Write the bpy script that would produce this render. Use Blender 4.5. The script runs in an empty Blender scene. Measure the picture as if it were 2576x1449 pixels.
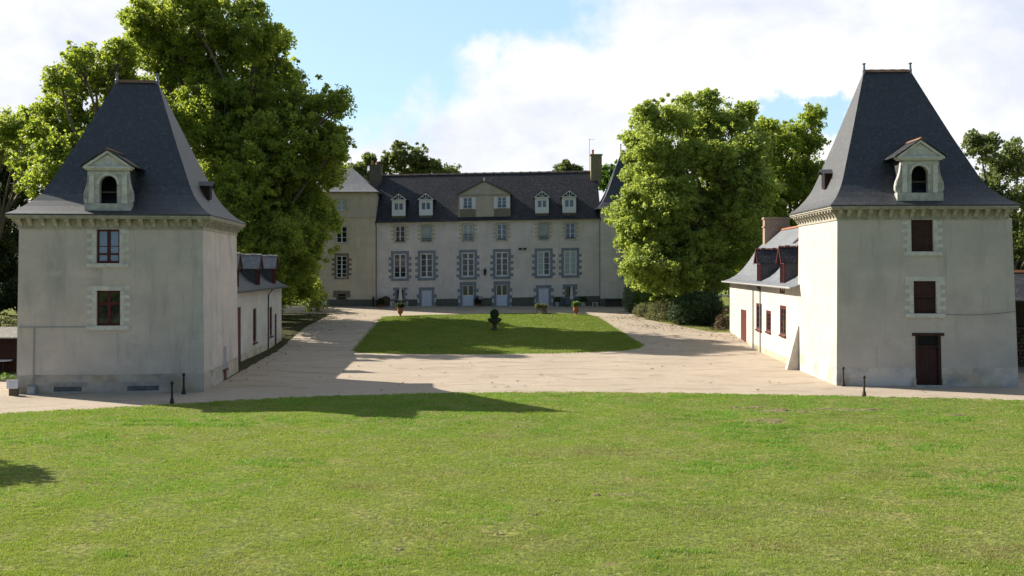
import bpy, bmesh, math, random
import numpy as np
from mathutils import Vector
random.seed(7)
R = math.radians
sc = bpy.context.scene
COL = sc.collection
# ------------------------------------------------------------------ camera
CAMH, FPX, HX, HY = 6.4, 2420.0, 1287.5, 673.0        # metres, focal length and principal row in 2575-px units
cam = bpy.data.objects.new('camera', bpy.data.cameras.new('camera')); COL.objects.link(cam)
cam.location = (0, 0, CAMH); cam.rotation_euler = (R(90), 0, 0)
cam.data.sensor_width = 36; cam.data.lens = 36 * FPX / 2575; cam.data.shift_y = -(724.3 - HY) / 2575
cam.data.clip_start = 0.5; cam.data.clip_end = 5000
sc.camera = cam
# ------------------------------------------------------------------ light
SUN_AZ, SUN_EL = R(27.5), R(33.8)                      # sun stands to the left and behind the manor
sd = Vector((-math.cos(SUN_AZ) * math.cos(SUN_EL), math.sin(SUN_AZ) * math.cos(SUN_EL), math.sin(SUN_EL)))
sl = bpy.data.lights.new('sun', 'SUN'); sl.energy = 5.0; sl.angle = R(0.5); sl.color = (1.0, 0.93, 0.82)
so = bpy.data.objects.new('sun', sl); COL.objects.link(so); so.rotation_euler = sd.to_track_quat('Z', 'Y').to_euler()
sc.view_settings.view_transform = 'Standard'; sc.view_settings.look = 'None'
sc.view_settings.exposure = 0.85; sc.view_settings.gamma = 1.0

def world():
    w = bpy.data.worlds.new('World'); sc.world = w; w.use_nodes = True
    nt = w.node_tree; N = nt.nodes; L = nt.links; N.clear()
    out = N.new('ShaderNodeOutputWorld'); bg = N.new('ShaderNodeBackground'); bg.inputs[1].default_value = 0.10
    L.new(bg.outputs[0], out.inputs[0])
    sky = N.new('ShaderNodeTexSky'); sky.sky_type = 'NISHITA'; sky.sun_disc = False
    sky.sun_elevation = SUN_EL; sky.sun_rotation = math.atan2(sd.x, sd.y); sky.dust_density = 0.6; sky.ozone_density = 1.6; sky.altitude = 50
    tc = N.new('ShaderNodeTexCoord'); sx = N.new('ShaderNodeSeparateXYZ'); L.new(tc.outputs['Generated'], sx.inputs[0])
    def M(op, a, b=None, c=None, clamp=False):
        n = N.new('ShaderNodeMath'); n.operation = op; n.use_clamp = clamp
        for i, v in enumerate((a, b, c)):
            if v is None: continue
            if isinstance(v, (int, float)): n.inputs[i].default_value = v
            else: L.new(v, n.inputs[i])
        return n.outputs[0]
    ym = M('MAXIMUM', sx.outputs[1], 0.12)
    u = M('DIVIDE', sx.outputs[0], ym); v = M('DIVIDE', sx.outputs[2], ym)
    def noise(scale, detail, rough, off=0, dist=0, zs=1.0):
        mp = N.new('ShaderNodeMapping'); L.new(tc.outputs['Generated'], mp.inputs[0]); mp.inputs['Location'].default_value = (off, off * .7, off * .3)
        mp.inputs['Scale'].default_value = (1, 1, zs)
        n = N.new('ShaderNodeTexNoise'); n.inputs['Scale'].default_value = scale; n.inputs['Detail'].default_value = detail
        n.inputs['Roughness'].default_value = rough; n.inputs['Distortion'].default_value = dist
        L.new(mp.outputs[0], n.inputs[0]); return n.outputs[0]
    n1 = noise(7, 9, .62, 3.1, .2); n2 = noise(2.6, 5, .5, 8.2, .3, 2.2); n3 = noise(14, 7, .6, 1.3, .2, 1.6)
    wob = M('MULTIPLY', M('SUBTRACT', n1, .5), 1.7)
    # openings of blue sky between the clouds: (centre and radii as tangents of the direction)
    n4 = noise(22, 6, .6, 5.5, .1); n5 = noise(18, 6, .6, 15.5, .1); u = M('ADD', u, M('MULTIPLY', M('SUBTRACT', n4, .5), .16)); v = M('ADD', v, M('MULTIPLY', M('SUBTRACT', n5, .5), .12))
    d = None
    for (px, py, rx, ry) in ((1060, 20, 420, 110), (900, 130, 250, 170), (2000, 300, 130, 42), (720, 40, 160, 110), (960, 200, 120, 90)):
        ex = M('DIVIDE', M('SUBTRACT', u, (px - HX) / FPX), rx / FPX); ez = M('DIVIDE', M('SUBTRACT', v, (HY - py) / FPX), ry / FPX)
        r = M('SQRT', M('ADD', M('MULTIPLY', ex, ex), M('MULTIPLY', ez, ez)))
        d = r if d is None else M('MINIMUM', d, r)
    cl = M('ADD', M('SUBTRACT', d, 1.0), wob)
    # away from the front the cover is broken by plain noise
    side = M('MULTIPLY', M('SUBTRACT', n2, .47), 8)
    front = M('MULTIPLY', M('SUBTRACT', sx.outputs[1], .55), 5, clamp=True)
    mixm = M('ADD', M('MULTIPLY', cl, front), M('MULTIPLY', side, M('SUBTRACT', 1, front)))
    tint = N.new('ShaderNodeMix'); tint.data_type = 'RGBA'; tf = M('MULTIPLY', M('SUBTRACT', .35, sx.outputs[1]), 1.4, clamp=True); L.new(tf, tint.inputs[0]); tint.inputs[6].default_value = (1, 1, 1, 1); tint.inputs[7].default_value = (.86, 1.0, 1.22, 1)  # unseen sky behind the camera tinted blue to cool the shaded facades
    mask = N.new('ShaderNodeMapRange'); mask.interpolation_type = 'SMOOTHSTEP'; L.new(mixm, mask.inputs[0])
    mask.inputs[1].default_value = -.25; mask.inputs[2].default_value = .55
    body = N.new('ShaderNodeValToRGB'); cr = body.color_ramp
    cr.elements[0].position = .40; cr.elements[0].color = (.70, .76, .90, 1); cr.elements[1].position = .58; cr.elements[1].color = (1, 1, 1, 1)
    bmix = M('ADD', M('MULTIPLY', n2, .62), M('MULTIPLY', n3, .38)); L.new(bmix, body.inputs[0])
    sca = N.new('ShaderNodeVectorMath'); sca.operation = 'SCALE'; dim = N.new('ShaderNodeMapRange'); L.new(sx.outputs[1], dim.inputs[0]); dim.inputs[1].default_value = -.3; dim.inputs[2].default_value = .75; dim.inputs[3].default_value = 1.5; dim.inputs[4].default_value = 6.0; L.new(dim.outputs[0], sca.inputs['Scale'])  # clouds and veil dimmed behind the camera to lower light on the facades
    L.new(body.outputs[0], sca.inputs[0])
    # clear sky lifted a little towards cyan by thin veil
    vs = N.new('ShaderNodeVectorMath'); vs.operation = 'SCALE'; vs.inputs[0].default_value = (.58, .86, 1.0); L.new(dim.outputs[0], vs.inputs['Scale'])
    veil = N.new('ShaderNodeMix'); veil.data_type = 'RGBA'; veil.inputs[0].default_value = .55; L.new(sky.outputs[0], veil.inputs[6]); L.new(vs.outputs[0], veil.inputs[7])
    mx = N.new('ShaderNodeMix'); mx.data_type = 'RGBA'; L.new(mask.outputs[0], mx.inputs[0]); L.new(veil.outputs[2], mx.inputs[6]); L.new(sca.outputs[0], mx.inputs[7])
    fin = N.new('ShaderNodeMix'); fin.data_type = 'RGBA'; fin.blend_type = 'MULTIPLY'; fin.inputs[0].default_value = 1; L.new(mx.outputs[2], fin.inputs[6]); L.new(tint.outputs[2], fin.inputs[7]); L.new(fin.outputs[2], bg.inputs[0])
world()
# ------------------------------------------------------------------ ground shape and picture-to-place helpers
SL = 0.0484
def gz(y): return 0.0 if y < 75 else (SL * (y - 75) if y < 113.7 else SL * 38.7)
def gp(px, py):                                        # a pixel on the ground -> x, y
    k = (py - HY) / FPX; Y = CAMH / k
    if Y > 75: Y = (CAMH + SL * 75) / (k + SL)
    return (px - HX) / FPX * Y, Y
def at(px, py, Y): return ((px - HX) / FPX * Y, Y, CAMH - (py - HY) / FPX * Y)
# ------------------------------------------------------------------ materials
MATS = {}
def mat(name, col=(.5, .5, .5), rough=.8, var=.0, vs=3.0, col2=None, spec=.3, bump=0, bs=20, metal=0, tweak=None, det=6):
    if name in MATS: return MATS[name]
    m = bpy.data.materials.new(name); m.use_nodes = True; nt = m.node_tree; N = nt.nodes; L = nt.links
    b = N['Principled BSDF']; b.inputs['Roughness'].default_value = rough; b.inputs['Metallic'].default_value = metal
    b.inputs['Specular IOR Level'].default_value = spec; b.inputs['Base Color'].default_value = (*col, 1)
    tc = N.new('ShaderNodeTexCoord'); src = None
    if var or col2:
        n = N.new('ShaderNodeTexNoise'); n.inputs['Scale'].default_value = vs; n.inputs['Detail'].default_value = det; n.inputs['Roughness'].default_value = .62
        L.new(tc.outputs['Object'], n.inputs[0])
        r = N.new('ShaderNodeValToRGB'); L.new(n.outputs[0], r.inputs[0]); r.color_ramp.elements[0].position = .33; r.color_ramp.elements[1].position = .68
        c2 = col2 or tuple(c * (1 - var) for c in col); r.color_ramp.elements[0].color = (*c2, 1); r.color_ramp.elements[1].color = (*col, 1)
        src = r.outputs[0]
    ctx = dict(m=m, nt=nt, N=N, L=L, b=b, tc=tc, src=src)
    if tweak: src = tweak(ctx)
    if src is not None: L.new(src, b.inputs['Base Color'])
    if bump:
        n = N.new('ShaderNodeTexNoise'); n.inputs['Scale'].default_value = bs; n.inputs['Detail'].default_value = 5; L.new(tc.outputs['Object'], n.inputs[0])
        bp = N.new('ShaderNodeBump'); bp.inputs['Strength'].default_value = 1; bp.inputs['Distance'].default_value = bump; L.new(n.outputs[0], bp.inputs['Height']); L.new(bp.outputs[0], b.inputs['Normal'])
    MATS[name] = m; return m
def mixc(c, fac, a, b, mode='MIX'):
    n = c['N'].new('ShaderNodeMix'); n.data_type = 'RGBA'; n.blend_type = mode
    for i, v in ((0, fac), (6, a), (7, b)):
        if isinstance(v, (int, float)): n.inputs[i].default_value = v
        elif isinstance(v, tuple): n.inputs[i].default_value = (*v, 1)
        else: c['L'].new(v, n.inputs[i])
    return n.outputs[2]
def nz(c, scale, lo, hi, detail=5, stretch=None, rough=.6, off=0, vec=None):
    N, L = c['N'], c['L']; n = N.new('ShaderNodeTexNoise'); n.inputs['Scale'].default_value = scale; n.inputs['Detail'].default_value = detail; n.inputs['Roughness'].default_value = rough
    mp = N.new('ShaderNodeMapping'); L.new(vec or c['tc'].outputs['Object'], mp.inputs[0]); mp.inputs['Location'].default_value = (off, off, off)
    if stretch: mp.inputs['Scale'].default_value = stretch
    L.new(mp.outputs[0], n.inputs[0]); r = N.new('ShaderNodeMapRange'); r.inputs[1].default_value = lo; r.inputs[2].default_value = hi; L.new(n.outputs[0], r.inputs[0]); return r.outputs[0]
def plaster(top, low, plinth_h, plinth=(.5, .47, .4), stain=(.30, .31, .27), amt=.6):
    def t(c):
        N, L = c['N'], c['L']
        s = mixc(c, nz(c, .35, .42, .62, 5), top, low)
        s = mixc(c, nz(c, .9, .35, .75, 8, off=4), s, tuple(x * .86 for x in top))
        st = nz(c, .8, .50, .70, 6, (1.2, 1.2, .32), off=9)                # rain streaks and damp patches
        m = N.new('ShaderNodeMath'); m.operation = 'MULTIPLY'; m.inputs[1].default_value = amt; L.new(st, m.inputs[0])
        s = mixc(c, m.outputs[0], s, stain)
        s2 = nz(c, 2.4, .57, .70, 5, (1, 1, .10), off=19, rough=.7); m4 = N.new('ShaderNodeMath'); m4.operation = 'MULTIPLY'; m4.inputs[1].default_value = .40; L.new(s2, m4.inputs[0]); s = mixc(c, m4.outputs[0], s, tuple(x * .8 for x in stain))
        s3 = nz(c, .7, .575, .61, 4, off=83); m6 = N.new('ShaderNodeMath'); m6.operation = 'MULTIPLY'; m6.inputs[1].default_value = .28; L.new(s3, m6.inputs[0]); s = mixc(c, m6.outputs[0], s, tuple(x * 1.12 for x in top))   # patched repairs
        hz = nz(c, .5, .45, .62, 5, (.6, .6, 1.6), off=33); m3 = N.new('ShaderNodeMath'); m3.operation = 'MULTIPLY'; m3.inputs[1].default_value = .30; L.new(hz, m3.inputs[0]); s = mixc(c, m3.outputs[0], s, tuple(x * .72 for x in low)); sp = nz(c, 14, .66, .74, 3, off=2); m = N.new('ShaderNodeMath'); m.operation = 'MULTIPLY'; m.inputs[1].default_value = .25; L.new(sp, m.inputs[0]); s = mixc(c, m.outputs[0], s, stain)
        if plinth_h:                                                       # limewashed plinth with ochre and green damp marks
            xyz = N.new('ShaderNodeSeparateXYZ'); L.new(c['tc'].outputs['Object'], xyz.inputs[0])
            ad = N.new('ShaderNodeMath'); ad.operation = 'MULTIPLY_ADD'; w = nz(c, 1.3, 0, 1, 4, off=6); L.new(w, ad.inputs[0]); ad.inputs[1].default_value = .22; L.new(xyz.outputs[2], ad.inputs[2])
            r = N.new('ShaderNodeMapRange'); L.new(ad.outputs[0], r.inputs[0]); r.inputs[1].default_value = plinth_h + .13; r.inputs[2].default_value = plinth_h + .1
            pl = mixc(c, nz(c, .7, .48, .62, 6, off=12), plinth, tuple(x * k for x, k in zip(plinth, (.86, .78, .6)))); pl = mixc(c, nz(c, .8, .45, .80, 6, (1, 1, 1.4), off=17), pl, tuple(x * k for x, k in zip(plinth, (.36, .42, .5)) ))
            s = mixc(c, r.outputs[0], s, pl)
        return s
    return t
W_TL = mat('plaster_left_tower', rough=.95, spec=.1, bump=.012, bs=9, tweak=plaster((.60, .53, .475), (.53, .495, .455), .95, (.46, .42, .36), (.28, .28, .265), .62))
W_TR = mat('plaster_right_tower', rough=.95, spec=.1, bump=.012, bs=9, tweak=plaster((.58, .52, .465), (.53, .50, .455), 1.0, (.62, .58, .53), (.33, .315, .285), .42))
W_M = mat('plaster_manor', rough=.95, spec=.1, bump=.01, bs=8, tweak=plaster((.72, .66, .64), (.66, .62, .60), 0, stain=(.46, .44, .42), amt=.4))
W_MW = mat('plaster_manor_wing', rough=.95, spec=.1, bump=.01, bs=8, tweak=plaster((.60, .53, .44), (.53, .475, .40), 0, stain=(.36, .33, .27), amt=.4))
W_G = mat('plaster_gable', (.50, .455, .375), .95, .2, 1.2, spec=.1, bump=.01)
W_H = mat('plaster_outbuilding', rough=.95, spec=.1, bump=.01, bs=8, tweak=plaster((.62, .58, .52), (.56, .53, .46), .55, (.55, .49, .38), (.44, .38, .28), .4))
W_HR = mat('plaster_cottage', rough=.95, spec=.1, bump=.01, bs=8, tweak=plaster((.60, .57, .50), (.57, .53, .46), .4, (.52, .46, .34), (.42, .37, .28), .3))
STONE = mat('tuffeau_stone', (.69, .67, .62), .9, .3, 3, spec=.1, bump=.01)
STONE_D = mat('weathered_stone', (.55, .53, .48), .9, .4, 4, spec=.1, bump=.02, bs=12)
BLUEST = mat('blue_schist_stone', (.25, .28, .34), .85, .3, 3, spec=.15, bump=.01)
BROWNST = mat('brown_schist_stone', (.22, .19, .155), .85, .35, 3, spec=.15, bump=.01)
TUFF = mat('yellow_tuffeau', (.55, .49, .38), .9, .3, 3, spec=.1, bump=.01)
def slate(base, hi, lich, lamt):
    def t(c):
        N, L = c['N'], c['L']; xyz = N.new('ShaderNodeSeparateXYZ'); L.new(c['tc'].outputs['Object'], xyz.inputs[0])
        a = N.new('ShaderNodeMath'); a.operation = 'ADD'; L.new(xyz.outputs[0], a.inputs[0]); L.new(xyz.outputs[1], a.inputs[1])
        cb = N.new('ShaderNodeCombineXYZ'); L.new(a.outputs[0], cb.inputs[0]); L.new(xyz.outputs[2], cb.inputs[1])
        br = N.new('ShaderNodeTexBrick'); L.new(cb.outputs[0], br.inputs[0]); br.inputs['Scale'].default_value = 1; br.inputs['Brick Width'].default_value = .24; br.inputs['Row Height'].default_value = .13
        br.inputs['Mortar Size'].default_value = .012; br.inputs['Color1'].default_value = (*base, 1); br.inputs['Color2'].default_value = (*hi, 1); br.inputs['Mortar'].default_value = tuple(x * .35 for x in base) + (1,)
        br.inputs['Bias'].default_value = -.1; br.offset = .5
        s = mixc(c, nz(c, .6, .35, .7, 6), br.outputs[0], tuple(x * .72 for x in base))
        m = N.new('ShaderNodeMath'); m.operation = 'MULTIPLY'; m.inputs[1].default_value = lamt; L.new(nz(c, 2.2, .52, .70, 9, off=5, rough=.75), m.inputs[0])
        s = mixc(c, m.outputs[0], s, lich)
        sp = nz(c, 5, .66, .72, 4, off=31); m2 = N.new('ShaderNodeMath'); m2.operation = 'MULTIPLY'; m2.inputs[1].default_value = .35; L.new(sp, m2.inputs[0]); s = mixc(c, m2.outputs[0], s, tuple(min(1, x * 2.8) for x in hi)); s = mixc(c, nz(c, 3.5, .45, .8, 8, (1, 1, .3), off=44), s, tuple(x * .55 for x in base)); sk = nz(c, 6.5, .60, .66, 2, off=77); m5 = N.new('ShaderNodeMath'); m5.operation = 'MULTIPLY'; m5.inputs[1].default_value = .38 if base[0] < .1 else .15; L.new(sk, m5.inputs[0]); s = mixc(c, m5.outputs[0], s, tuple(min(1, x * 3.2 + .01) for x in hi))
        bp = N.new('ShaderNodeBump'); bp.inputs['Distance'].default_value = .012; bp.inputs['Strength'].default_value = 1; bw = N.new('ShaderNodeRGBToBW'); L.new(br.outputs[0], bw.inputs[0]); L.new(bw.outputs[0], bp.inputs['Height']); L.new(bp.outputs[0], c['b'].inputs['Normal'])
        return s
    return t
SLATE = mat('slate', rough=.6, spec=1.0, tweak=slate((.009, .011, .015), (.030, .033, .041), (.060, .064, .040), .7))
SLATE_M = mat('slate_manor', rough=.6, spec=.3, tweak=slate((.020, .021, .027), (.056, .056, .062), (.085, .07, .06), .75))
SLATE_L = mat('slate_lichened', rough=.5, spec=.8, tweak=slate((.15, .15, .16), (.20, .195, .20), (.28, .25, .21), .6))
ORANGE = mat('lichened_ridge_tile', (.30, .13, .05), .9, 0, 4, col2=(.16, .13, .11), bump=.01)
TERRA = mat('terracotta', (.42, .17, .09), .85, .35, 6)
BRICK = mat('chimney_brick', (.44, .31, .22), .9, .4, 5, bump=.02)
RED = mat('dark_red_paint', (.10, .018, .016), .55, .35, 4, spec=.3)
REDL = mat('red_brown_paint', (.12, .026, .024), .6, .3, 4, spec=.3)
REDB = mat('weathered_red_boards', (.060, .024, .019), .75, .5, 5)
WHITE = mat('white_paint', (.68, .70, .74), .5, .08, 4)
WHITEB = mat('white_door_paint', (.60, .66, .78), .5, .12, 4)
CURT = mat('pale_curtain', (.40, .47, .48), .8, .2, 3)
GLASS = mat('window_glass', (.018, .022, .03), .06, .3, 2, spec=.8)
GLASS_B = mat('painted_sky_glass', (.16, .24, .40), .08, .15, 2, spec=.9)  # blue base colour stands in for sky reflected in the panes
DARK = mat('dark_interior', (.012, .012, .012), .9)
WOOD = mat('old_timber', (.10, .07, .045), .8, .4, 6)
IRON = mat('dark_iron', (.022, .03, .03), .6, .3, 6, metal=.0)
IRONB = mat('rusty_iron', (.07, .06, .04), .75, .4, 6)
ZINC = mat('zinc', (.22, .24, .27), .45, .25, 3, metal=.3)
PIPE = mat('downpipe_zinc', (.06, .06, .065), .5, .2, 3)
BARK = mat('bark', (.16, .13, .095), .9, .4, 5, bump=.03, bs=6)
GREYB = mat('grey_plastic', (.30, .33, .37), .5, .1, 3)
SOIL = mat('soil', (.07, .05, .035), .95, .4, 5)
def gravel(c):
    s = mixc(c, nz(c, .22, .35, .65, 6), (.45, .365, .275), (.35, .28, .205))
    s = mixc(c, nz(c, 1.6, .45, .72, 9, (.35, 1, 1), rough=.75, off=3), s, (.29, .235, .17))
    s = mixc(c, nz(c, 22, .42, .62, 3, off=7), s, (.48, .41, .33)); s = mixc(c, nz(c, 30, .58, .68, 2, off=8), s, (.15, .12, .09)); s = mixc(c, nz(c, 5, .60, .75, 5, off=28), s, (.25, .20, .14))
    N, L = c['N'], c['L']; xyz = N.new('ShaderNodeSeparateXYZ'); L.new(c['tc'].outputs['Object'], xyz.inputs[0])
    def mth(op, a, b):
        n = N.new('ShaderNodeMath'); n.operation = op
        for i, v in ((0, a), (1, b)):
            if isinstance(v, (int, float)): n.inputs[i].default_value = v
            else: L.new(v, n.inputs[i])
        return n.outputs[0]
    wx = mth('ADD', xyz.outputs[1], mth('MULTIPLY', nz(c, .09, .2, .8, 2, off=61), 9.0))      # wheel tracks sweeping round the forecourt
    tr = mth('MULTIPLY', mth('GREATER_THAN', mth('SINE', mth('MULTIPLY', wx, 2.1), 0), .80), nz(c, .6, .42, .62, 5, off=71))
    s = mixc(c, mth('MULTIPLY', tr, .6), s, (.27, .21, .15))
    m = mth('MULTIPLY', nz(c, 1.0, .58, .72, 7, (.5, 2, 1), off=21), .55)
    return mixc(c, m, s, (.20, .17, .10))
GRAVEL = mat('gravel', rough=.95, spec=.1, bump=.03, bs=18, tweak=gravel)
def lawn(c, dry=.5):
    s = mixc(c, nz(c, .16, .40, .60, 6), (.20, .27, .035), (.30, .28, .09))
    s = mixc(c, nz(c, .9, .42, .66, 7, off=5), s, (.20, .23, .05)); s = mixc(c, nz(c, 9, .36, .60, 4, off=5), s, (.09, .105, .035))
    return s
def lawn_soil(c):
    s = lawn(c); m = nz(c, .75, .615, .66, 8, (.6, 1.6, 1), off=40, rough=.7)
    return mixc(c, m, s, (.20, .145, .095))
LAWN = mat('lawn_turf', rough=.95, spec=.05, bump=.06, bs=12, tweak=lawn_soil)
MEADOW_I = mat('shade_toned_turf', rough=.95, spec=.05, bump=.05, bs=6, tweak=lambda c: mixc(c, nz(c, .5, .4, .65, 6), (.09, .15, .018), (.15, .165, .035)))  # tree shade put into the colour, darker than the front turf
MEADOW = mat('meadow', rough=.95, spec=.05, bump=.05, bs=6, tweak=lawn)
def leafy(name, c1, c2, tr, tamt=.4, dry=None, dryp=(.55, .56, .68), turf=False):
    m = bpy.data.materials.new(name); m.use_nodes = True; nt = m.node_tree; N = nt.nodes; L = nt.links; N.clear()
    o = N.new('ShaderNodeOutputMaterial'); g = N.new('ShaderNodeNewGeometry'); tc = N.new('ShaderNodeTexCoord')
    c = dict(N=N, L=L, tc=tc)
    a = mixc(c, g.outputs['Random Per Island'], c1, c2)
    b = mixc(c, nz(c, .35, .38, .62, 4), a, tuple(x * .8 for x in c2), 'MIX')
    if dry: b = mixc(c, nz(c, *dryp, 5, off=11), b, dry)
    if turf:
        b = mixc(c, nz(c, 1.5, .50, .70, 7, (.7, 1.6, 1), off=23, rough=.7), b, tuple(x * .55 for x in c1)); k = nz(c, .22, .36, .56, 5, off=51); m_ = N.new('ShaderNodeMath'); m_.operation = 'MULTIPLY'; xyz = N.new('ShaderNodeSeparateXYZ'); L.new(tc.outputs['Object'], xyz.inputs[0]); mr = N.new('ShaderNodeMapRange'); L.new(xyz.outputs[1], mr.inputs[0]); mr.inputs[1].default_value = 42; mr.inputs[2].default_value = 24; mr.inputs[3].default_value = .25; mr.inputs[4].default_value = .95; L.new(mr.outputs[0], m_.inputs[1]); L.new(k, m_.inputs[0]); b = mixc(c, m_.outputs[0], b, (.33, .32, .12))
    d = N.new('ShaderNodeBsdfPrincipled'); d.inputs['Roughness'].default_value = .5; d.inputs['Specular IOR Level'].default_value = .35; L.new(b, d.inputs['Base Color'])
    t = N.new('ShaderNodeBsdfTranslucent'); tcol = mixc(c, g.outputs['Random Per Island'], tr, tuple(x * .7 for x in tr)); L.new(tcol, t.inputs[0])
    mx = N.new('ShaderNodeMixShader'); mx.inputs[0].default_value = tamt; L.new(d.outputs[0], mx.inputs[1]); L.new(t.outputs[0], mx.inputs[2]); L.new(mx.outputs[0], o.inputs[0])
    return m
LEAF = leafy('plane_leaves', (.25, .32, .055), (.135, .19, .034), (.60, .72, .08), .48, (.12, .10, .02))
LEAF_R = leafy('plane_leaves_lighter', (.33, .40, .10), (.19, .26, .058), (.66, .78, .13), .48)
LEAF_D = leafy('dark_leaves', (.045, .07, .018), (.028, .045, .012), (.10, .15, .03), .3)
LEAF_O = leafy('oak_leaves', (.16, .20, .06), (.10, .13, .04), (.34, .42, .10), .42, (.12, .09, .04))
LEAF_B = leafy('boxwood_leaves', (.09, .15, .05), (.045, .085, .03), (.08, .12, .03), .2)
LEAF_L = leafy('laurel_leaves', (.10, .22, .025), (.06, .14, .02), (.26, .46, .05), .4)
LEAF_P = leafy('perennial_leaves', (.22, .23, .09), (.15, .15, .07), (.34, .36, .12), .35, (.24, .16, .10))
LEAF_S = leafy('silvery_leaves', (.30, .38, .25), (.20, .27, .17), (.34, .42, .2), .3)
LEAF_X = leafy('dead_leaves', (.22, .15, .07), (.13, .08, .04), (.2, .12, .05), .2)
GRASS = leafy('grass_blades', (.31, .42, .055), (.21, .32, .04), (.48, .62, .08), .34, (.42, .36, .17), (.8, .47, .66), True)
GRASS_D = leafy('dry_grass_blades', (.46, .40, .17), (.33, .28, .11), (.55, .48, .2), .3)
GRASS_L = leafy('lush_grass_blades', (.23, .40, .055), (.15, .28, .035), (.36, .60, .07), .34)
GRASS_I = leafy('shade_toned_blades', (.24, .32, .045), (.15, .22, .03), (.38, .50, .06), .32, (.30, .27, .10), (.5, .50, .68))  # blades darkened as well, courtyard shade put into their colour
# ------------------------------------------------------------------ mesh building
def link(o, parent=None):
    COL.objects.link(o)
    if parent: o.parent = parent
    return o
def rootloc(p):
    v = Vector((0, 0, 0))
    while p: v = v + p.location; p = p.parent
    return v
def tag(o, label=None, cat=None, group=None, kind=None):
    for k, v in (('label', label), ('category', cat), ('group', group), ('kind', kind)):
        if v: o[k] = v
    return o
def thing(name, label, cat, loc=(0, 0, 0), group=None, rz=0):
    o = bpy.data.objects.new(name, None); o.location = loc; o.rotation_euler = (0, 0, rz); o.empty_display_size = .3
    COL.objects.link(o); return tag(o, label, cat, group)
class MB:
    def __init__(s, f=None): s.v = []; s.f = []; s.m = f or (lambda a, b, c: (a, b, c))
    def P(s, *pts):
        i = len(s.v); s.v += [s.m(*p) for p in pts]; return i
    def quad(s, a, b, c, d): i = s.P(a, b, c, d); s.f.append((i, i + 1, i + 2, i + 3)); return s
    def poly(s, pts): i = s.P(*pts); s.f.append(tuple(range(i, i + len(pts)))); return s
    def box(s, a0, a1, d0, d1, z0, z1):
        i = s.P((a0, d0, z0), (a1, d0, z0), (a1, d1, z0), (a0, d1, z0), (a0, d0, z1), (a1, d0, z1), (a1, d1, z1), (a0, d1, z1))
        s.f += [tuple(i + k for k in q) for q in ((0, 3, 2, 1), (4, 5, 6, 7), (0, 1, 5, 4), (1, 2, 6, 5), (2, 3, 7, 6), (3, 0, 4, 7))]; return s
    def hexa(s, bot, top):
        n = len(bot); i = s.P(*bot); j = s.P(*top); s.f.append(tuple(range(i + n - 1, i - 1, -1))); s.f.append(tuple(range(j, j + n)))
        for k in range(n): s.f.append((i + k, i + (k + 1) % n, j + (k + 1) % n, j + k))
        return s
    def prism(s, prof, d0, d1):                        # profile in (a, z), extruded along depth
        return s.hexa([(a, d0, z) for a, z in prof], [(a, d1, z) for a, z in prof])
    def prisma(s, prof, a0, a1):                       # profile in (d, z), extruded along a
        return s.hexa([(a0, d, z) for d, z in prof], [(a1, d, z) for d, z in prof])
    def tube(s, pts, rad, n=8, cap=True):
        pts = [Vector(p) for p in pts]; rad = rad if isinstance(rad, (list, tuple)) else [rad] * len(pts); i0 = len(s.v)
        for k, p in enumerate(pts):
            t = (pts[min(k + 1, len(pts) - 1)] - pts[max(k - 1, 0)]).normalized(); up = Vector((0, 0, 1)) if abs(t.z) < .9 else Vector((1, 0, 0))
            x = t.cross(up).normalized(); y = t.cross(x)
            for q in range(n):
                a = 2 * math.pi * q / n; s.v.append(s.m(*(p + (x * math.cos(a) + y * math.sin(a)) * rad[k])))
        for k in range(len(pts) - 1):
            for q in range(n): s.f.append((i0 + k * n + q, i0 + k * n + (q + 1) % n, i0 + (k + 1) * n + (q + 1) % n, i0 + (k + 1) * n + q))
        if cap: s.f.append(tuple(range(i0 + n - 1, i0 - 1, -1))); e = i0 + (len(pts) - 1) * n; s.f.append(tuple(range(e, e + n)))
        return s
    def lathe(s, prof, n=20, c=(0, 0)):                # profile (r, z)
        i0 = len(s.v)
        for r, z in prof:
            for q in range(n): a = 2 * math.pi * q / n; s.v.append(s.m(c[0] + r * math.cos(a), c[1] + r * math.sin(a), z))
        for k in range(len(prof) - 1):
            for q in range(n): s.f.append((i0 + k * n + q, i0 + k * n + (q + 1) % n, i0 + (k + 1) * n + (q + 1) % n, i0 + (k + 1) * n + q))
        s.f.append(tuple(range(i0 + n - 1, i0 - 1, -1))); e = i0 + (len(prof) - 1) * n; s.f.append(tuple(range(e, e + n))); return s
    def build(s, name, m, parent=None, loc=None, smooth=False, bevel=0):
        base = rootloc(parent) if parent else Vector(loc or (0, 0, 0))
        if parent and parent.get('_local'): base = Vector((0, 0, 0))
        if loc is not None and not parent and s.m(0, 0, 0) == (0, 0, 0): base = Vector((0, 0, 0))
        me = bpy.data.meshes.new(name); me.from_pydata([tuple(Vector(v) - base) for v in s.v], [], s.f)
        bm = bmesh.new(); bm.from_mesh(me); bmesh.ops.recalc_face_normals(bm, faces=bm.faces); bm.to_mesh(me); bm.free()
        me.materials.append(m); me.update()
        if smooth:
            for p in me.polygons: p.use_smooth = True
        o = bpy.data.objects.new(name, me); link(o, parent)
        if loc is not None and not parent: o.location = loc
        return o
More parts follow.
